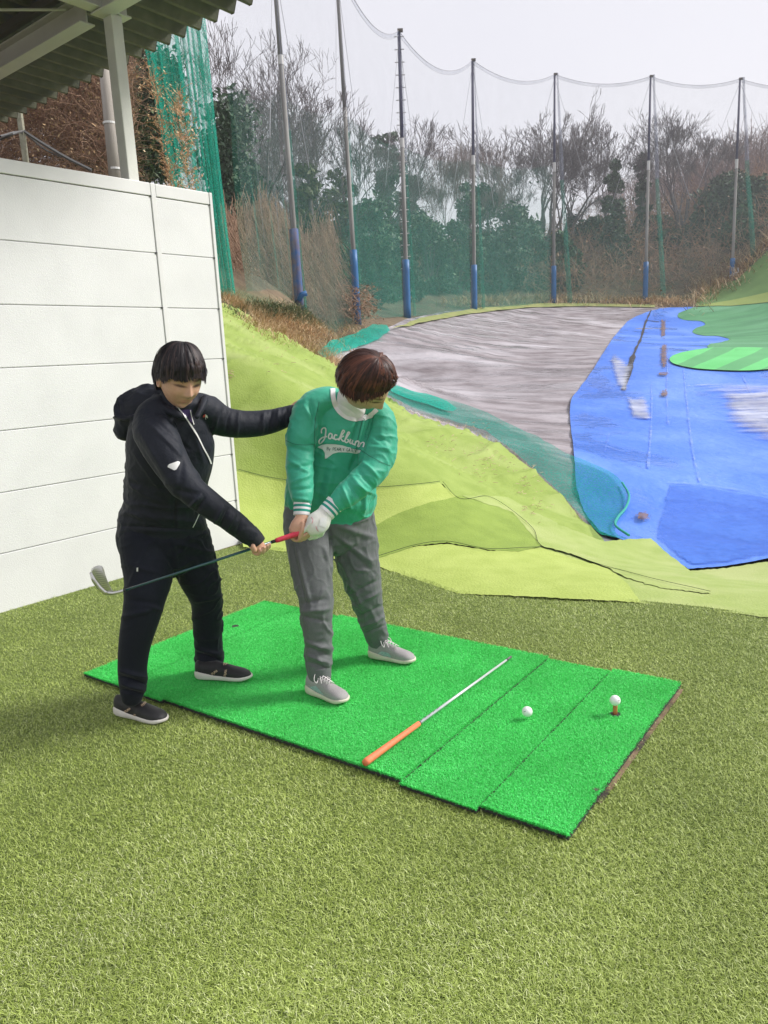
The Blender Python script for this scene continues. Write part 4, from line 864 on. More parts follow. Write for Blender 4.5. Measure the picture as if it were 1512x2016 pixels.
# ---- head
def headverts(Mx,c,s):
    nu,nv=110,80;V_=[];th=np.linspace(0,np.pi,nv+2)[1:-1]
    ph=2*np.pi*np.arange(nu)/nu;T,Pn=np.meshgrid(th,ph,indexing='ij')
    x=.076*np.sin(T)*np.sin(Pn);y=.096*np.sin(T)*np.cos(Pn);z=.116*np.cos(T)
    lowr=np.clip(-z/.116,0,1);x=x*(1-.30*lowr**1.6);fr=np.clip(y/.096,-1,1);y=np.where(y>0,y*(1-.10*lowr),y*(1-.35*lowr**1.2))
    z=np.where((z<0),z*(1-.05*(fr<0)*1),z)
    g=lambda x0,z0,sx,sz:np.exp(-((x-x0)/sx)**2-((z-z0)/sz)**2)
    f=(fr>0)*np.clip(fr*1.6,0,1)
    dy=.020*g(0,-.026,.011,.016)+.010*g(0,-.005,.008,.022)+.006*g(.012,-.031,.008,.008)+.006*g(-.012,-.031,.008,.008)
    dy+=-.009*(g(.032,.006,.017,.012)+g(-.032,.006,.017,.012))+.0035*(g(.032,.003,.013,.007)+g(-.032,.003,.013,.007))+.004*(g(.032,.024,.02,.007)+g(-.032,.024,.02,.007))
    dy+=.007*g(0,-.058,.022,.009)+.004*g(0,-.066,.016,.006)-.0045*g(0,-.0585,.02,.0025)-.004*g(0,-.077,.02,.006)+.012*g(0,-.098,.022,.014)+.006*(g(.04,-.03,.02,.02)+g(-.04,-.03,.02,.02))
    y=y+dy*f
    P=np.stack([x,y,z],-1).reshape(-1,3);m=nv
    fc=[(i*nu+k,(i+1)*nu+k,(i+1)*nu+(k+1)%nu,i*nu+(k+1)%nu) for i in range(m-1) for k in range(nu)]+[tuple(range(nu)),tuple((m-1)*nu+k for k in range(nu))[::-1]]
    parts=[(P,fc)]
    for sx in(-1,1): # ears
        g_=np.linspace(0,2*np.pi,17)[:-1];E_=MB();pts=[A(sx*(.073+.007*math.sin(a_)*0+.004),-.008+.016*math.cos(a_)-.004*math.sin(a_),-.008+.028*math.sin(a_)) for a_ in g_];pts.append(pts[0]);E_.tube(pts,.0052,7,False)
        E_.tube([A(sx*.070,-.01,-.008),A(sx*.079,-.012,-.008)],.014,10);parts.append((np.vstack(E_.v),E_.f))
    return [(c+(p*s)@Mx.T,f_) for p,f_ in parts]
def headframe(Fv,up=(0,0,1)):
    y=A(*Fv);y/=np.linalg.norm(y);z=A(*up);z=z-y*(z@y);z/=np.linalg.norm(z);x=np.cross(y,z);return np.stack([x,y,z],1)
def skinattr(Mx,c,s):
    def f(P):
        q=(P-c)@Mx/s;x,y,z=q.T;g=lambda x0,z0,sx,sz:np.exp(-((x-x0)/sx)**2-((z-z0)/sz)**2);fr=(y>.05)
        lip=np.clip((g(0,-.0565,.019,.0048)+g(0,-.063,.015,.005))*1.5,0,1)*fr
        brow=np.clip((g(.031,.027,.017,.0042)+g(-.031,.027,.017,.0042))*1.5,0,1)*fr
        eye=np.clip((g(.031,.0035,.0145,.0030)+g(-.031,.0035,.0145,.0030))*1.7,0,1)*fr
        mouth=np.exp(-(x/.021)**2-((z+.0592-7*x*x)/.0019)**2)*fr;cheek=.35*(g(.04,-.03,.02,.018)+g(-.04,-.03,.02,.018))*fr
        t=.5+.25*lip*.9+.06*cheek;t=t-.42*np.maximum(eye,.75*brow)-.34*mouth+.02*wn(P,60,2);return np.clip(t,0,1)
    return f
m_skin=mat('skin',(1,1,1),(.93,.92,.92),90,.5,.06,500,tint=[(0,(.02,.013,.012)),(.4,(.36,.20,.13)),(.5,(.60,.355,.24)),(.62,(.60,.29,.21)),(.8,(.48,.18,.14))],spec=.4,dist=.001,sub=.12)
def hair(name,Mx,c,s,n,thf,hang,m,parent,seed,width=.0042,crown=(0,-.25),thick=1.12,grav=A(0,0,-1)):
    R=np.random.default_rng(seed);ax=A(.0795,.0995,.1175)*thick;gl=Mx.T@grav
    cd=A(crown[0],crown[1],1);cd/=np.linalg.norm(cd);e1=np.cross(cd,A(1,0,0));e1=-e1/np.linalg.norm(e1);e1=A(0,1,0)-cd*cd[1];e1/=np.linalg.norm(e1);e2=np.cross(e1,cd)
    def dr(th,ph): return cd*math.cos(th)+(e1*math.cos(ph)+e2*math.sin(ph))*math.sin(th)
    V_,F_=[],[];T_=[]
    for i in range(n):
        ph=R.uniform(-math.pi,math.pi);te=thf(ph)*R.uniform(.87,1.06);t0=R.uniform(.0,1)**1.3*te*.75 if i>n*.12 else R.uniform(0,.15);k=11;lift=R.uniform(.0,.07)+.035*(.5+.5*math.sin(ph*9+3*math.sin(ph*4)));pts=[];ph2=ph+R.normal(0,.05)
        for j in range(k):
            u=j/(k-1);th=t0+(te-t0)*u;pp=ph+(ph2-ph)*u;p=dr(th,pp)*ax*(1+lift*math.sin(math.pi*min(1,u*1.1))+.015);pts.append(p)
        if i%42==0: pts=[p_*(1+.06*R.uniform(.3,1)*(q_/k)) for q_,p_ in enumerate(pts)]
        hl=hang(ph)*R.uniform(.6,1.15)
        if hl>0:
            tt=pts[-1]-pts[-2];tt/=np.linalg.norm(tt)
            for j in range(4): tt=tt*.6+gl*.4;tt/=np.linalg.norm(tt);pts.append(pts[-1]+tt*hl/4)
        pts=np.array(pts);w=width*R.uniform(.5,1.3);tv=float(np.clip(.5+.35*math.sin(ph*23+5*math.sin(ph*7))+R.normal(0,.25),0,1));nn=len(pts);b0=len(V_)
        for j in range(nn):
            q=pts[j];tg=pts[min(j+1,nn-1)]-pts[max(j-1,0)];tg/=np.linalg.norm(tg)+1e-9;no=q/ax;no/=np.linalg.norm(no);sd=np.cross(tg,no);sd/=np.linalg.norm(sd)+1e-9
            ww=w*(1-.85*max(0,(j/(nn-1)-.6)/.4));V_+=[q-sd*ww,q+no*ww*.45,q+sd*ww];T_+=[tv]*3
            if j: a=b0+3*(j-1);F_+=[(a,a+1,a+4,a+3),(a+1,a+2,a+5,a+4)]
    V_=c+(np.array(V_)*s)@Mx.T
    o=mesh(name,V_,F_,m,parent,True,T_)
    # scalp shell
    U,K=72,26;vs=[];
    for j in range(K):
        for i in range(U): ph=-math.pi+2*math.pi*i/U;th=thf(ph)*.90*j/(K-1);vs.append(dr(th,ph)*ax*.985)
    f=[(j*U+i,j*U+(i+1)%U,(j+1)*U+(i+1)%U,(j+1)*U+i) for j in range(K-1) for i in range(U)]
    vs=c+(np.array(vs)*s)@Mx.T;mesh('hair_base',vs,f,m,o,True,np.full(len(vs),.25));return o
def hairmat(nm,a,b_,c): return mat(nm,(1,1,1),None,1,.5,tint=[(0,a),(.5,b_),(1,c)],spec=.3)
m_h1=hairmat('black hair',(.006,.005,.007),(.014,.010,.012),(.045,.028,.026));m_h2=hairmat('brown hair',(.018,.007,.006),(.045,.016,.011),(.13,.045,.026))
def tubeM(pts,rad,n=10):
    b=MB();pts=np.asarray(pts,float);rad=np.broadcast_to(np.asarray(rad,float),(len(pts),)).copy();P_=cmr(np.c_[pts,rad],4);pts,rad=P_[:,:3],P_[:,3]
    t0=(pts[0]-pts[1]);t0/=np.linalg.norm(t0);t1=pts[-1]-pts[-2];t1/=np.linalg.norm(t1)
    pp=[pts[0]+t0*rad[0]*.9,pts[0]+t0*rad[0]*.6]+list(pts)+[pts[-1]+t1*rad[-1]*.6,pts[-1]+t1*rad[-1]*.9];rr=[rad[0]*.35,rad[0]*.8]+list(rad)+[rad[-1]*.8,rad[-1]*.35]
    b.tube(pp,rr,n);return np.vstack(b.v),b.f
def T3(l,r): return tubeM([at(*p) for p in l],r)
def scaled(rows,k): return [(a,b_,c,d*k,e*k) for a,b_,c,d,e in rows]

# ---------------------------------------------------------------- golf club held between them
cA,cB=at(243,1163,2.90),at(612,1042,3.085);cd_=(cB-cA);cL=np.linalg.norm(cd_);cd_/=cL
m_shaft=mat('shaft dark teal',(.01,.05,.06),(.015,.07,.08),5,.22,spec=.8);m_gripr=mat('red grip',(.62,.03,.07),(.68,.05,.09),90,.6,.3,300,dist=.001);m_iron=mat('iron steel',(.55,.55,.52),(.62,.62,.58),20,.28,metal=.9);m_ferr=mat('black ferrule',(.01,.01,.01),rough=.3)
club=thing('golf_club','iron golf club with red grip and dark teal shaft held level by both people','golf club',tuple(cA))
def ca(t): return cA+cd_*t*cL
def cpx(px): return cA+cd_*cL*((px-243)/(612-243))
b=MB();b.tube([ca(0),cpx(545)],[.0048,.0062],14);b.build('shaft',m_shaft,club,True)
b=MB();b.tube([cpx(532),cpx(541)],[.0072,.0072],14);b.build('ferrule',m_ferr,club,True)
b=MB();b.tube([cpx(540),cpx(545),cpx(580),cpx(625)],[.0095,.0105,.0115,.0135],16);b.build('grip',m_gripr,club,True)
b=MB();b.tube([ca(-.005),ca(.012)],[.0062,.0062],14);b.build('hosel_ring',m_ferr,club,True)
# head: face polygon in its plane (pixel-shaped at its own depth), with thickness
fp=[(215,1164),(205,1160),(195,1147),(186,1135),(181,1126),(184,1119),(193,1114),(200,1114),(204,1119),(208,1132),(214,1148),(219,1158),(224,1164)]
def hd(px,py): return at(px,py,2.90+(px-243)*.0004)
b=MB();pl=[hd(*p) for p in cmr(fp,3)];vw=A(-.62,.70,-.1)*.016;b.prism(pl,vw);b.tube([cA,hd(232,1166),hd(222,1168),hd(212,1167)],[.0068,.0068,.0075,.008],12);b.build('club_head',m_iron,club,True,bev=.002)
b=MB();sole=[hd(181,1127),hd(187,1142),hd(197,1156),hd(208,1166),hd(222,1169)];b.tube([p+vw*.6 for p in sole],[.007,.010,.011,.011,.008],10);b.build('sole',m_iron,club,True)
b=MB()
for k in range(9):
    t=k/8;a_=A(184+t*19,1128+t*31-2);b_=A(203+t*12,1124+t*31);b.tube([hd(*a_)-vw*.02,hd(*b_)-vw*.02],.0007,4)
b.build('grooves',mat('groove',(.15,.15,.14)),club);localise(club)

# ---------------------------------------------------------------- golfer (green sweatshirt)
G=thing('person','person in green sweatshirt with white lettering, head bowed, gripping the club','person',tuple(onz(700,1330)))
m_green=mat('green nylon',(.035,.34,.215),(.045,.39,.25),4,.55,.5,38,spec=.35,dist=.006,sheen=.15)
m_grey=mat('grey trousers',(.105,.112,.115),(.13,.137,.14),300,.7,.3,120,spec=.3,dist=.001,sheen=.1)
m_white=mat('white knit',(.72,.70,.70),(.78,.76,.75),30,.8,.3,200,dist=.001);m_print=mat('white print',(.66,.67,.65),rough=.6)
gl_=[(606,1010,3.44,50,.12),(608,1050,3.38,50,.115),(612,1090,3.32,47,.10),(617,1140,3.27,41,.085),(622,1180,3.24,37,.078),(624,1225,3.22,33,.07),(627,1270,3.22,30,.063),(628,1312,3.215,27,.056),(630,1334,3.215,22,.05)]
gr_=[(688,1010,3.50,50,.12),(698,1060,3.49,47,.115),(706,1110,3.48,43,.10),(716,1155,3.49,37,.085),(726,1195,3.52,31,.07),(735,1230,3.56,27,.062),(742,1255,3.59,24,.055),(745,1268,3.60,20,.048)]
pel=[(650,960,3.46,80,.12),(648,1000,3.46,90,.145),(650,1036,3.45,84,.14)]
cr_g=[(652,1062,655,1110,3,-.02),(648,1040,653,1075,3,-.006),(575,1075,600,1190,4,-.006),(585,1080,612,1200,4,.006),(640,1080,652,1150,4,.006),(590,1190,640,1180,5,-.006),(592,1205,650,1198,5,.007),(600,1215,648,1225,4,-.005),(600,1262,650,1280,4,.007),(604,1275,652,1292,4,-.007),(602,1290,650,1306,4,.007),(604,1304,650,1318,3,-.006),
 (640,1100,700,1230,4,-.006),(665,1090,712,1190,5,.006),(655,1100,672,1160,4,.005),(690,1170,752,1140,4,-.005),(700,1190,757,1160,4,.006),(705,1215,760,1190,4,-.006),(710,1235,765,1210,4,.007),(716,1248,765,1228,3,-.006),(655,1050,735,1110,5,.005),(660,1060,742,1135,5,-.005),(665,1035,740,1060,6,.006),(700,1030,735,1015,4,.006)]
trou=fuse('trousers',[limb(gl_),limb(gr_),limb(pel,sub=6)],.005,m_grey,G,4,creases([(a,b,c,d,e,f*1.7) for a,b,c,d,e,f in cr_g],cloth(.0035,5,3,(0,.2,1),34)))
# trouser rib hems
def ribhem(nm,rows,m,par,stripes=None):
    v,f=limb(rows,n=28,sub=4,caps=False);k=len(v)//28;at_=np.repeat(np.arange(k)/(k-1),28)
    return mesh(nm,v,f,m,par,True,at_)
tor=[(648,1012,3.43,84,.125),(650,985,3.43,92,.145),(655,945,3.42,88,.14),(663,895,3.40,80,.125),(674,850,3.37,82,.12),(684,820,3.35,70,.10),(690,806,3.36,48,.07)]
shl=[(688,806,3.35,24,.06),(650,788,3.33,26,.075),(616,802,3.31,30,.075),(604,830,3.29,29,.07)]
shr=[(702,812,3.35,24,.06),(735,806,3.34,24,.07),(752,828,3.34,27,.07),(752,850,3.32,30,.07)]
ra=[(606,812,3.30,31,.07),(596,860,3.27,27,.065),(590,908,3.23,28,.062),(592,950,3.18,26,.058),(595,975,3.15,23,.05),(596,990,3.14,18,.038)]
la=[(752,835,3.35,28,.07),(748,880,3.30,31,.065),(738,920,3.24,29,.065),(712,948,3.19,28,.06),(685,972,3.15,26,.055),(664,990,3.13,20,.042)]
rs=[(604,820,3.295,30,.073),(597,848,3.275,31,.074),(592,866,3.262,31,.075)]
ls_=[(752,848,3.33,31,.072),(746,880,3.30,36,.074),(739,902,3.275,38,.078)]
sl1=limb(rs,caps=False);sl2=limb(ls_,caps=False)
cr_s=[(600,800,625,850,4,.006),(610,790,622,860,4,-.007),(622,800,618,870,3,.006),(640,830,625,900,5,-.004),(712,800,690,880,3,-.009),(722,800,700,885,3,.009),(735,815,712,890,3,-.008),(705,890,690,925,5,-.006),(640,920,625,990,6,-.004),(660,900,640,990,6,.004),
 (570,880,612,890,4,-.005),(566,905,608,930,4,.006),(570,925,612,915,4,-.006),(575,950,612,935,4,.006),(572,965,615,962,4,-.005),(576,980,610,985,3,.005),
 (715,910,745,940,4,.007),(705,925,735,960,4,-.007),(695,940,722,975,4,.007),(685,950,712,985,4,-.006),(675,960,690,1000,3,.007),(668,975,682,1005,3,-.005),(700,955,740,975,3,.006),(720,980,715,1015,4,.007),(735,975,728,1010,4,-.007),(750,850,770,905,5,.004),(735,860,765,870,4,-.005),(730,880,768,885,4,.005)]
shirt=fuse('sweatshirt',[limb(tor,sub=6),limb(shl),limb(shr),limb(ra),limb(la)]+[limb(scaled(rs,1.0)),limb(scaled(ls_,1.0))],.0045,m_green,G,4,creases([(a,b,c,d,e,f*1.6) for a,b,c,d,e,f in cr_s],cloth(.0035,6,9,(.4,.1,1),34)))
TS=Target(shirt)
# knitted cuffs with stripes
m_cuff=bpy.data.materials.new('striped cuff');m_cuff.use_nodes=True;nt=m_cuff.node_tree;a_=nt.nodes.new('ShaderNodeAttribute');a_.attribute_name='tint';r_=nt.nodes.new('ShaderNodeValToRGB');r_.color_ramp.interpolation='CONSTANT'
e=r_.color_ramp.elements;wc,gc=(.72,.70,.70,1),(.01,.27,.20,1)
for i,(p,c) in enumerate(((0,wc),(.24,gc),(.42,wc),(.58,gc),(.76,wc))):
    q=e[i] if i<2 else e.new(p);q.position=p;q.color=c
nt.links.new(a_.outputs['Fac'],r_.inputs[0]);nt.links.new(r_.outputs[0],nt.nodes['Principled BSDF'].inputs[0]);nt.nodes['Principled BSDF'].inputs['Roughness'].default_value=.8
def cuff(a,b_,w0,w1,dr,par):
    rows=[(a[0]+(b_[0]-a[0])*t,a[1]+(b_[1]-a[1])*t,a[2]+(b_[2]-a[2])*t,w0+(w1-w0)*t,dr) for t in np.linspace(0,1,5)];rows+=[(b_[0],b_[1],b_[2],w1*.8,dr*.8)]
    v,f=limb(rows,n=30,sub=5,caps=False);k=len(v)//30;return mesh('cuff',v,f,m_cuff,par,True,np.repeat(np.minimum(1,np.arange(k)/(k-6)),30))
cuff((595.5,988,3.14),(594,1015,3.12),18,16.5,.036,shirt);cuff((660,991,3.13),(641,1011,3.11),20,18,.038,shirt)
ribhem('trouser_cuff',[(628,1308,3.215,25,.055),(629,1325,3.215,25,.054),(630,1340,3.215,23,.05)],m_grey,trou)
# lettering
JB=[[(633,853),(633,846),(638,842),(642,845),(641,858),(637,868),(630,873),(628,868),(634,862),(644,859)],[(654,855),(650,853),(647,858),(648,863),(652,863),(654,857)],[(654,854),(655,862),(658,864)],[(664,857),(660,856),(658,861),(660,865),(665,864)],
 [(665,866),(674,855),(678,849),(675,847),(671,856),(667,867)],[(677,858),(671,862),(675,868),(678,868)],[(678,868),(685,857),(688,852),(685,851),(681,861),(679,868),(682,871),(686,868),(684,864)],[(690,864),(688,870),(691,873),(695,867)],[(695,866),(694,873),(698,875)],
 [(701,868),(699,877)],[(700,872),(704,868),(706,871),(704,878),(707,879)],[(710,871),(708,880)],[(709,875),(714,871),(717,874),(715,881)]]
def rotl(L,k=1): return L
deco('lettering',JB,2.7,TS,.0022,m_print,shirt,sub=5)
patch('pennant_print',[(625,880),(634,875.5),(643.7,873.6),(659.5,874.3),(674,876.5),(692.6,882.7),(711,887),(709,891.5),(703,893),(686,890.3),(666,890),(655.5,893),(643.7,902),(640,902.5),(639.7,891),(635.7,884.7)],TS,.0022,m_print,shirt)
m_let=mat('green lettering',(.02,.12,.08),rough=.7)
SF={'B':[[(0,0),(0,1)],[(0,1),(.6,.9),(.55,.55),(0,.5)],[(0,.5),(.7,.4),(.65,.05),(0,0)]],'y':[[(0,.6),(.35,.1)],[(.7,.6),(.2,-.35)]],'P':[[(0,0),(0,1)],[(0,1),(.7,.95),(.7,.5),(0,.45)]],'E':[[(0,0),(0,1)],[(0,1),(.7,1)],[(0,.5),(.5,.5)],[(0,0),(.7,0)]],
 'A':[[(0,0),(.35,1)],[(.35,1),(.7,0)],[(.15,.35),(.55,.35)]],'R':[[(0,0),(0,1)],[(0,1),(.7,.95),(.7,.55),(0,.5)],[(.3,.5),(.7,0)]],'L':[[(0,0),(0,1)],[(0,0),(.65,0)]],'Y':[[(0,1),(.35,.5)],[(.7,1),(.35,.5)],[(.35,.5),(.35,0)]],
 'G':[[(.7,.85),(.35,1),(0,.6),(.1,.1),(.5,0),(.7,.3),(.4,.4)]],'T':[[(0,1),(.7,1)],[(.35,1),(.35,0)]],'S':[[(.7,.9),(.2,1),(.05,.7),(.6,.4),(.6,.05),(0,.1)]],'U':[[(0,1),(0,.2),(.35,0),(.7,.2),(.7,1)]],'M':[[(0,0),(0,1)],[(0,1),(.35,.4)],[(.35,.4),(.7,1)],[(.7,1),(.7,0)]]}
def text(s,x,y,cw,ch,ang=0,curve=0):
    out=[];c_,s_=math.cos(ang),math.sin(ang)
    for i,chh in enumerate(s):
        if chh==' ': continue
        for ln in SF[chh]: out.append([(x+c_*(i*cw+p[0]*cw)-s_*(-p[1]*ch)+0,y+s_*(i*cw+p[0]*cw)+c_*(-p[1]*ch)+curve*(i*cw)**2) for p in ln])
    return out
deco('small_lettering',text('By PEARLY GATES',644,885.5,3.85,5.8,.065),.8,TS,.0034,m_let,shirt,sub=2)
# sleeve and hem seams
m_seamg=mat('green seam',(.012,.16,.10),rough=.6)
for l_ in ([(563,867),(580,874),(600,876),(616,874)],[(709,885),(730,899),(750,910),(768,917)],[(628,792),(622,820),(619,850),(618,880)],[(722,803),(712,835),(705,865),(700,890)]): deco('seam',[l_],1.2,TS,.002,m_seamg,shirt,sub=6)
# collar
deco('collar',[[(655,766),(656,785),(663,803),(676,817),(692,824),(712,824),(730,817),(742,806)]],9,TS,.004,m_white,shirt,sub=8)
tn_=fuse('turtleneck',[limb([(696,808,3.31,31,.064),(692,794,3.29,31,.062),(694,778,3.27,28,.055),(700,764,3.25,25,.05)])],.004,m_white,G,3,creases([(670,785,715,812,3,.003),(668,795,700,815,2,-.003)]))
HM=headframe((.64,-.08,-.75),(.58,-.60,.5));hc=at(718,755,3.12);HS=1.06
bodyparts=[limb(scaled(p,.66)) for p in (tor,ra,la,pel,gl_,gr_)]+[limb([(694,812,3.33,22,.045),(694,785,3.29,21,.045),(704,758,3.22,22,.05)])]+headverts(HM,hc,HS)
# right hand (bare)
rh=[limb([(595,1000,3.12,12,.022),(594,1018,3.105,13,.022),(589,1034,3.09,17,.022),(584,1046,3.085,17,.02)]),
 T3([(597,1030,3.075),(596,1042,3.062),(592,1052,3.062),(589.5,1060,3.064)],[.0105,.0095,.009,.008]),
 T3([(577,1042,3.09),(573,1055,3.085),(582,1064,3.085),(592,1062,3.075)],[.010,.009,.008,.0075]),
 T3([(583,1046,3.10),(582,1060,3.095),(592,1064,3.085),(598.5,1054,3.068)],[.010,.009,.008,.0072]),
 T3([(590,1046,3.10),(592,1059,3.095),(600,1061,3.085),(603.5,1051,3.068)],[.010,.009,.008,.0072]),
 T3([(596,1044,3.10),(600,1056,3.10),(607,1056,3.085),(608.5,1047,3.070)],[.009,.008,.0075,.007])]
# stub of wrist under the glove
gw=[T3([(655,995,3.12),(640,1012,3.10),(630,1022,3.09)],[.024,.022,.022])]
body=fuse('body',bodyparts+rh+gw,.0031,m_skin,G,2,None,skinattr(HM,hc,HS))
m_glove=mat('white glove',(.66,.66,.60),(.72,.72,.67),40,.55,.3,120,dist=.002);m_pink=mat('pink mark',(.62,.33,.36),rough=.6)
glove=fuse('glove',[limb([(645,1004,3.105,15,.026),(638,1014,3.10,18,.027),(629,1026,3.085,23,.029),(620,1036,3.075,22,.027),(613,1042,3.075,17,.022)]),
 T3([(622,1022,3.07),(612,1030,3.06),(603,1040,3.062),(598,1047,3.066)],[.011,.010,.009,.008]),
 T3([(616,1040,3.08),(610,1052,3.085),(604,1057,3.10)],[.012,.010,.009]),T3([(622,1043,3.08),(617,1055,3.085),(610,1060,3.10)],[.012,.010,.009]),T3([(630,1042,3.08),(625,1055,3.085),(617,1059,3.10)],[.012,.010,.009]),T3([(637,1038,3.085),(634,1051,3.085),(627,1056,3.10)],[.011,.0095,.0085])],.003,m_glove,G,3,
 creases([(606,1040,640,1012,1.5,.0)]))
TG=Target(glove)
patch('velcro_tab',[(630,1022),(634,1019),(643,1021),(642,1040),(628,1035)],TG,.0022,m_print,glove,1.5);patch('velcro_tab',[(627,1036),(641,1041),(636,1049),(628,1047),(625,1041)],TG,.0022,m_print,glove,1.5)
deco('glove_mark',[[(613,1018),(616,1024),(614,1031)],[(622,1036),(624,1042),(627,1046)]],1.6,TG,.0018,m_pink,glove)
pi=math.pi
hg=hair('hair',HM,hc,HS,2600,lambda ph:(1.02+.60*(1-math.cos(ph))/2+.22*math.sin(abs(ph))**2),lambda ph:.006+.022*math.sin(abs(ph))**2,m_h2,G,5,.0042,(-.02,-.25),1.14)
# shoes
def shoe(par,toe,heel,L_,m_up,m_sole,z0=0,name='shoe',laces=False,text_=None,wsc=1.0,rise=.09):
    toe,heel=A(*toe),A(*heel);ax=toe-heel;ax[2]=0;ax/=np.linalg.norm(ax);sd=A(-ax[1],ax[0],0);c=heel
    def P(x,y,z): return c+ax*x*L_+sd*y*wsc+EZ*(z+z0)
    xs_=[0,.03,.1,.22,.36,.5,.64,.76,.86,.94,.985,1.0];wl=[.014,.024,.031,.034,.032,.034,.040,.042,.040,.032,.018,.008]
    X=np.linspace(0,1,30)**1.0;Wd=np.interp(X,xs_,wl);
    hs=np.interp(X,[0,.06,.2,.38,.6,.8,.92,1],[.036,.046,.040,.030,.027,.024,.026,.022]);lo=np.interp(X,[0,.06,.5,.85,1],[.010,.0,.0,.001,.012])
    n=20;V_=[]
    for i in range(30):
        for k in range(n):
            g=2*pi*k/n;yy=Wd[i]*1.08*np.sign(math.cos(g))*abs(math.cos(g))**.5;zz=(hs[i]+lo[i])/2+(hs[i]-lo[i])/2*np.sign(math.sin(g))*abs(math.sin(g))**.5;V_.append(P(X[i],yy,zz))
    f=[(i*n+k,i*n+(k+1)%n,(i+1)*n+(k+1)%n,(i+1)*n+k) for i in range(29) for k in range(n)]+[tuple(range(n))[::-1],tuple(29*n+k for k in range(n))]
    so_=mesh('sole',V_,f,m_sole,par,True)
    top=np.interp(X,[0,.05,.15,.28,.40,.55,.7,.85,.95,1],[.080,rise+.008,rise+.004,rise,.092,.080,.066,.056,.044,.026]);V_=[]
    for i in range(30):
        for k in range(n):
            g=pi*(k/(n-1));w_=Wd[i]*(.98 if X[i]>.3 else .93);yy=w_*math.cos(g)*(1-.25*math.sin(g)**3*(X[i]<.6));zz=hs[i]-.004+(top[i]-hs[i])*math.sin(g)**.75;V_.append(P(.012+X[i]*.972,yy,zz))
    f=[(i*n+k,(i+1)*n+k,(i+1)*n+k+1,i*n+k+1) for i in range(29) for k in range(n-1)]+[tuple(range(n)),tuple(29*n+k for k in range(n))[::-1]]
    up_=mesh('upper',V_,f,m_up,par,True)
    return up_,so_,P
m_su=mat('grey knit shoe',(.26,.25,.25),(.33,.31,.31),300,.7,.4,500,dist=.001);m_ss=mat('cream sole',(.55,.52,.40),(.62,.58,.47),20,.6);m_lc=mat('lace',(.70,.66,.66),rough=.8);m_scale=mat('teal shoe panel',(.22,.33,.35),(.36,.44,.45),150,.5)
def laces(P,up,par):
    b=MB()
    for i,x in enumerate(np.linspace(.36,.58,5)):
        zt=np.interp(x,[.28,.40,.55,.7],[.094,.094,.082,.068])
        b.tube([P(x,-.018,zt-.006),P(x+.02,0,zt+.004),P(x+.045,.018,zt-.010)],.0016,5);b.tube([P(x,.018,zt-.006),P(x+.02,0,zt+.005),P(x+.045,-.018,zt-.010)],.0016,5)
    for s in(-1,1):
        b.tube(cmr([P(.34,0,.100),P(.32,s*.02,.108),P(.38,s*.045,.094),P(.42,s*.04,.078),P(.36,s*.01,.092)],5),.0016,5);b.tube(cmr([P(.34,0,.100),P(.42,s*.015,.094),P(.5,s*.03,.076)],5),.0016,5)
    b.build('laces',m_lc,par,True)
for nm,(heel,toe) in (('r',(onz(606,1360,.034),onz(684,1385,.034))),('l',(onz(727,1292,.034),onz(818,1305,.034)))):
    root=bpy.data.objects.new('shoe',None);COL.objects.link(root);root.parent=G
    h0=heel*A(1,1,0);t0=toe*A(1,1,0);up_,so_,P=shoe(root,t0,h0,np.linalg.norm(t0-h0)*1.0,m_su,m_ss,.033)
    laces(P,up_,root)
    b=MB()
    TU=Target(up_)
    a0=(606,1345) if nm=='r' else (728,1283)
    q=[(608,1353),(622,1350),(638,1368),(632,1374),(618,1368)] if nm=='r' else [(737,1290),(752,1282),(766,1286),(772,1296),(752,1296)]
    patch('side_panel',q,TU,.0012,m_scale,up_,2)
localise(G)

# ---------------------------------------------------------------- instructor (dark jacket)
I=thing('person','person in black hooded jacket and dark trousers guiding the club shaft with one hand','person',tuple(onz(350,1380)))
m_navy=mat('navy nylon',(.007,.009,.016),(.010,.013,.022),5,.65,.6,34,spec=.28,dist=.008,sheen=.06);m_knit=mat('navy trousers',(.006,.008,.014),(.009,.012,.020),300,.8,.3,120,spec=.2,dist=.001,sheen=.08)
il_r=[(285,1060,3.25,52,.125),(290,1100,3.22,52,.12),(292,1135,3.18,49,.11),(286,1172,3.13,43,.095),(279,1208,3.10,39,.085),(266,1265,3.09,33,.07),(261,1310,3.09,30,.062),(262,1345,3.09,29,.06),(260,1368,3.09,24,.052)]
il_l=[(365,1060,3.34,52,.12),(378,1100,3.36,47,.115),(396,1145,3.39,40,.10),(406,1180,3.42,32,.08),(408,1215,3.45,31,.072),(411,1262,3.49,29,.064),(412,1295,3.50,30,.062),(414,1314,3.50,25,.052)]
ipel=[(322,1030,3.29,84,.13),(322,1055,3.29,92,.145),(328,1082,3.29,86,.13)]
cr_i=[(a,b_,c,d,e_,f_*1.7) for a,b_,c,d,e_,f_ in [(345,1125,350,1145,3,-.012),(300,1060,250,1160,5,.004),(240,1215,300,1200,5,.006),(235,1320,292,1335,4,.009),(235,1332,292,1348,3,-.009),(238,1345,290,1360,4,.009),(235,1358,288,1368,3,-.008),(290,1190,325,1205,4,.006),(384,1275,436,1290,4,.008),(384,1286,440,1302,3,-.008),(390,1298,440,1312,4,.009),(380,1185,435,1175,4,.005),(340,1060,350,1120,4,.006),(350,1070,415,1090,5,.005),(245,1110,320,1130,5,.004),(246,1180,320,1190,5,-.004)]]
itr=fuse('trousers',[limb(il_r),limb(il_l),limb(ipel,sub=6)],.005,m_knit,I,4,creases(cr_i,cloth(.0035,5,21,(0,.2,1),30)))
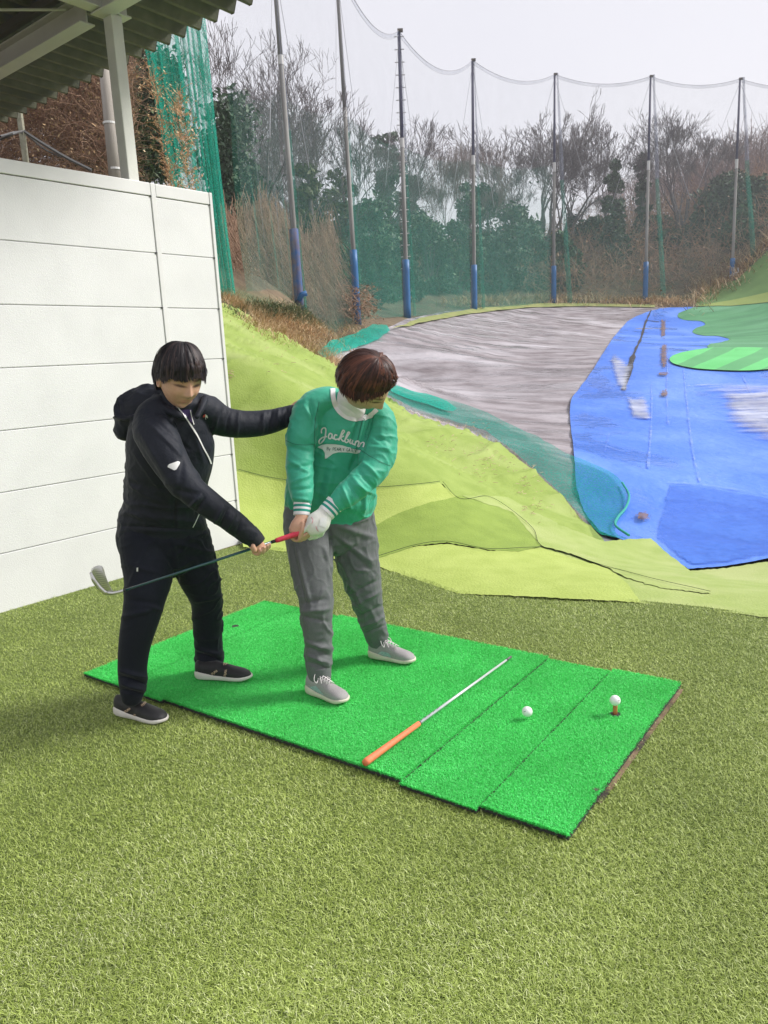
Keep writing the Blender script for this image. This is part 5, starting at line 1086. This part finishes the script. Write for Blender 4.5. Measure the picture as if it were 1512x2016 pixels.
itor=[(320,1053,3.28,88,.13),(320,1025,3.28,86,.145),(322,990,3.26,77,.145),(328,945,3.23,80,.14),(335,900,3.19,84,.135),(338,855,3.16,82,.125),(345,820,3.13,62,.10),(350,798,3.11,42,.075)]
ish1=[(340,805,3.12,34,.08),(310,822,3.08,40,.085),(303,850,3.03,42,.08)];ish2=[(365,800,3.13,26,.07),(392,803,3.18,30,.075),(412,815,3.22,34,.07)]
ira=[(304,850,3.02,42,.085),(322,885,2.97,40,.08),(345,925,2.94,35,.07),(374,962,2.92,30,.062),(408,990,2.93,28,.056),(445,1017,2.96,25,.05),(478,1043,2.99,23,.044),(494,1056,3.0,21,.038)]
ila=[(406,812,3.22,36,.075),(438,829,3.26,30,.068),(475,835,3.30,27,.062),(515,833,3.34,25,.056),(550,825,3.37,22,.05),(577,814,3.39,18,.042)]
band=[(352,937,2.935,34.5,.072),(366,954,2.925,34,.070)]
hood=[(345,795,3.17,36,.085),(318,790,3.20,34,.09),(288,800,3.22,40,.10),(262,820,3.23,36,.09),(247,845,3.23,24,.06)]
cr_j=[(a,b_,c,d,e_,f_*1.3) for a,b_,c,d,e_,f_ in [(275,850,330,940,5,.004),(290,830,360,900,4,.006),(300,820,372,885,3,-.005),(270,870,320,950,4,-.006),(262,890,330,985,4,.005),(395,975,372,1000,3,.008),(403,982,385,1008,3,-.008),(440,995,420,1035,3,.008),(450,1003,432,1040,3,-.008),(462,1012,445,1048,3,.006),(478,1020,462,1060,3,-.006),(430,805,420,855,4,.006),(452,808,445,858,3,-.007),(470,810,465,860,4,.007),(520,808,515,855,4,.007),(535,806,530,852,3,-.008),(548,803,545,845,4,.008),(565,800,560,838,3,-.006),(375,830,400,910,5,.005),(365,850,350,1000,6,-.004),(250,950,400,975,6,-.005),(240,1010,400,1030,6,.005),(345,985,345,1040,3,-.006),(300,760,345,815,4,-.006),(235,1035,405,1045,3,-.006),(270,1000,330,1040,5,.004),(260,960,320,990,5,.004)]]
jk=fuse('jacket',[limb(itor,sub=6),limb(ish1),limb(ish2),limb(ira),limb(ila),limb(band),limb(hood),
  T3([(303,768,3.16),(286,759,3.19),(262,772,3.19),(238,787,3.18),(227,802,3.17),(232,820,3.15),(252,824,3.12),(285,812,3.09),(318,803,3.07),(345,806,3.03)],.0115),
  T3([(306,775,3.15),(312,792,3.06),(330,806,3.02),(348,815,3.00),(362,822,3.01)],[.014,.016,.016,.014,.012]),T3([(404,783,3.13),(398,800,3.07),(388,820,3.03)],[.014,.014,.012])],
  .005,m_navy,I,3,creases(cr_j,cloth(.0045,6,33,(.3,.1,1),34)))
TJ=Target(jk);m_zip=mat('white zip piping',(.72,.72,.70),rough=.5)
deco('zip',[[(347,801),(355,808),(364,820),(376,838),(388,858),(400,882),(410,900),(415,913)]],2.6,TJ,.003,m_zip,jk,sub=8)
deco('zip',[[(374,807),(377,822),(381,836)],[(391,1012),(385,1026),(379,1038)]],1.5,TJ,.003,m_zip,jk)
patch('sleeve_badge',[(330,918),(333,914),(350,908),(354,910),(353,914),(347,925),(343,926),(331,920)],TJ,.0022,m_zip,jk,1.6)
patch('undershirt',[(352,808),(364,806),(377,806),(381,834),(370,826),(360,816)],TJ,.0026,mat('purple shirt',(.035,.018,.085),(.05,.028,.11),40,.8),jk,2)
um=mat('red print',(.6,.06,.05));
patch('umbrella_badge',[(399,821),(400,817),(404,815),(404,820)],TJ,.0024,um,jk,1.2);patch('umbrella_badge',[(404,820),(404,815),(408,818),(409,823)],TJ,.0024,m_zip,jk,1.2);deco('umbrella_badge',[[(404,820),(405,825)]],.8,TJ,.0026,m_zip,jk)
TT=Target(itr);patch('trouser_logo',[(269,1118),(272,1117),(272,1125),(269,1125)],TT,.002,m_zip,itr,2)
deco('pocket_seam',[[(347,985),(344,1010),(341,1035)]],1.2,TJ,.002,mat('seam black',(.002,.002,.003)),jk)
m_jc=mat('rib cuff',(.006,.007,.012),(.010,.012,.018),200,.8)
v,f=limb([(490,1050,3.0,20,.038),(500,1060,3.005,19,.036),(507,1069,3.01,18,.034)],n=28,sub=5,caps=False);mesh('cuff',v,f,m_jc,jk,True)
IM=headframe((.52,-.75,-.42),(.26,-.28,.9));ic=at(354,743,3.04);IS=1.05
ih=[limb([(492,1052,3.0,13,.022),(501,1066,3.0,13,.022),(505,1073,3.0,15,.020),(512,1078,3.01,13,.017)]),
 T3([(499,1068,2.985),(499,1076,2.975),(502,1084,2.975)],[.0105,.009,.008]),
 T3([(497,1074,3.01),(500,1087,3.01),(509,1091,3.0),(513,1084,2.985)],[.0095,.0085,.008,.007]),
 T3([(506,1076,3.02),(511,1088,3.02),(518,1087,3.0),(520,1078,2.988)],[.0095,.0085,.008,.007]),
 T3([(512,1075,3.025),(519,1084,3.025),(525,1082,3.01),(526,1074,2.995)],[.009,.008,.0075,.0068]),
 T3([(516,1072,3.03),(525,1079,3.03),(530,1077,3.015),(531,1071,3.0)],[.008,.0072,.0068,.006]),
 # far hand laid on the golfer's shoulder
 limb([(572,815,3.39,12,.022),(584,806,3.395,14,.018),(593,800,3.39,14,.016)])]+[T3([(592,800+5*k,3.385),(598,794+5*k,3.375),(603,792+6*k,3.36)],[.0085,.008,.0068]) for k in range(4)]+[T3([(585,800,3.385),(590,791,3.365),(596,788,3.345)],[.009,.008,.007])]
fuse('body',[limb(scaled(p,.66)) for p in (itor,ira,ila,ipel,il_r,il_l)]+[limb([(352,812,3.12,26,.055),(354,790,3.09,25,.052),(356,765,3.06,24,.05)])]+headverts(IM,ic,IS)+ih,.0031,m_skin,I,2,None,skinattr(IM,ic,IS))
hair('hair',IM,ic,IS,2600,lambda ph:(1.36+.05*math.sin(5*ph)*(abs(ph)<1)+.10*math.sin(min(abs(ph),1.5708))**3*(abs(ph)<1.25)+ (.26 if abs(ph)>=1.9 else 0)+.30*(1-math.cos(ph))/2),lambda ph:.012,m_h1,I,6,.0034,(.0,-.22),1.10)
m_bk=mat('black knit shoe',(.008,.008,.009),(.014,.014,.016),300,.6,.3,400,dist=.001,sheen=.2);m_ws=mat('off-white sole',(.62,.59,.54),(.68,.65,.6),20,.55);m_gold=mat('gold print',(.45,.33,.22),rough=.5)
for nm,(heel,toe),z0 in (('r',(onz(229,1404,0),onz(329,1424,0)),0.002),('l',(onz(386,1334,.034),onz(497,1337,.034)),.034)):
    root=bpy.data.objects.new('shoe',None);COL.objects.link(root);root.parent=I
    h0=heel*A(1,1,0);t0=toe*A(1,1,0);up_,so_,P=shoe(root,t0,h0,np.linalg.norm(t0-h0),m_bk,m_ws,z0,wsc=1.0,rise=.088);TU=Target(up_)
    dx,dy=(0,0) if nm=='r' else (165,-76)
    # crossed straps
    sts=[[(248,1402),(256,1392),(266,1388)],[(264,1414),(272,1398),(284,1386)],[(282,1392),(290,1384)]] if nm=='r' else [[(418,1330),(428,1322),(437,1316)],[(443,1332),(447,1322),(448,1312)],[(438,1310),(450,1307)]]
    deco('strap',sts,9,TU,.0022,m_bk,up_,sub=6)
    for (x,y,an,cw) in (((249,1403,-.62,3.2),(264,1417,-1.12,3.2),(281,1392,-.75,2.6)) if nm=='r' else ((419,1329,-.62,3.4),(446,1331,-1.45,3.2),(441,1311,-.35,2.8))):
        deco('strap_lettering',text('PUMA',x,y,cw,4.6,an),.9,TU,.0042,m_gold,up_,sub=2)
localise(I)
# ---------------------------------------------------------------- balls, tee, stick
m_ball=mat('golf ball',(.80,.80,.79),rough=.32,c2=(.82,.82,.81),scale=2,spec=.5)
def ball(px,py,d,lab):
    c=at(px,py,d);bm=bmesh.new();bmesh.ops.create_icosphere(bm,subdivisions=5,radius=.0214);me=bpy.data.meshes.new('golf_ball');bm.to_mesh(me);bm.free();n=len(me.vertices)
    co_=np.empty(n*3,np.float32);me.vertices.foreach_get('co',co_);co_=co_.reshape(-1,3);ga=math.pi*(3-5**.5);K=330;i=np.arange(K)+.5;zz=1-2*i/K;rr=np.sqrt(1-zz*zz);cc=np.c_[rr*np.cos(ga*i),rr*np.sin(ga*i),zz]
    dd=np.arccos(np.clip((co_/.0214)@cc.T,-1,1)).min(1);co_*=(1-.018*np.clip(1-(dd/.075)**2,0,1))[:,None];me.vertices.foreach_set('co',co_.ravel());me.update();me.polygons.foreach_set('use_smooth',np.ones(len(me.polygons),bool));me.materials.append(m_ball)
    o=bpy.data.objects.new('golf_ball',me);COL.objects.link(o);o.location=c;bpy.context.view_layer.update();tag(o,lab,'golf ball',None,None)
    bt_=Target2(c);deco('ball_print',[[(px+(6 if px>1100 else -7),py+1),(px+(9 if px>1100 else -3),py-1)]],.9,bt_,.0004,m_lt,None);q=bpy.context.scene.objects[-1] if False else None
    return o
class Target2:
    def __init__(s,c): s.c=c
    def hit(s,px,py,off=0):
        o=A(0,0,CAMH);v=ray(px,py);v=v/np.linalg.norm(v);oc=o-s.c;b_=oc@v;k=b_*b_-(oc@oc-.0214**2)
        if k<0: return None
        p=o+v*(-b_-math.sqrt(k));return p+(p-s.c)/.0214*off
m_lt=mat('ball print',(.05,.05,.06))
MZ=.0375
def dz(px,py,z): return onz(px,py,z)[1]
for px,py,z,lab in ((1038,1401,MZ+.0205,'white golf ball lying on the narrow green mat strip'),(1211,1379,None,'white golf ball sitting on the orange rubber tee')):
    if z is None:
        tb=onz(1211,1405,MZ-.005);c=at(1211,1379,tb[1]);
    else: c=onz(px,py,z)
    o=ball(px,py,c[1],lab)
    for q in list(bpy.data.objects):
        if q.name.startswith('ball_print') and q.parent is None: q.parent=o;q.matrix_parent_inverse=o.matrix_world.inverted()
tb=onz(1211,1405,MZ-.008);tt_=at(1211,1388,tb[1]);m_or=mat('orange rubber',(.50,.15,.055),(.58,.19,.075),30,.55)
b=MB();h=tt_[2]-tb[2];b.tube([tb+EZ*-.01,tb+EZ*h*.45,tb+EZ*h*.85,tb+EZ*(h+.002)],[.0095,.0088,.0092,.0105],18)
tag(b.build('rubber_tee',m_or,None,True),'orange rubber tee standing in the hole of the outer mat','tee')
s0,s1=onz(722,1499,MZ+.010),onz(1006,1293,MZ+.006);sdv=s1-s0
st=thing('practice_stick','long white practice stick with orange grip lying on the wide mat','practice stick',tuple(s0))
def spx(px): return s0+sdv*((px-722)/(1006-722))
b=MB();b.tube([spx(806),spx(995)],[.0068,.0050],14);b.build('shaft',mat('white shaft',(.62,.63,.66),(.72,.73,.75),40,.25,metal=.25,spec=.7),st,True)
b=MB();b.tube([spx(719),spx(722),spx(735),spx(780),spx(807)],[.0125,.0145,.0135,.0115,.0105],18);b.build('grip',mat('orange grip',(.72,.18,.07),(.78,.22,.10),120,.65,.3,300,dist=.001),st,True)
b=MB();b.tube([spx(994),spx(1006)],[.0058,.0058],12);b.build('tip',mat('dark tip',(.12,.11,.11),rough=.4),st,True)
b=MB();b.tube([spx(804),spx(809)],[.0095,.008],14);b.build('collar',m_lt,st)
b=MB()
for i,t in enumerate(np.linspace(809,840,5)): q=spx(t);b.tube([q+EZ*.0066+A(.002,0,0),spx(t+5)+EZ*.0066-A(.002,0,0)],.0012,4)
b.build('shaft_marks',m_lt,st);localise(st)
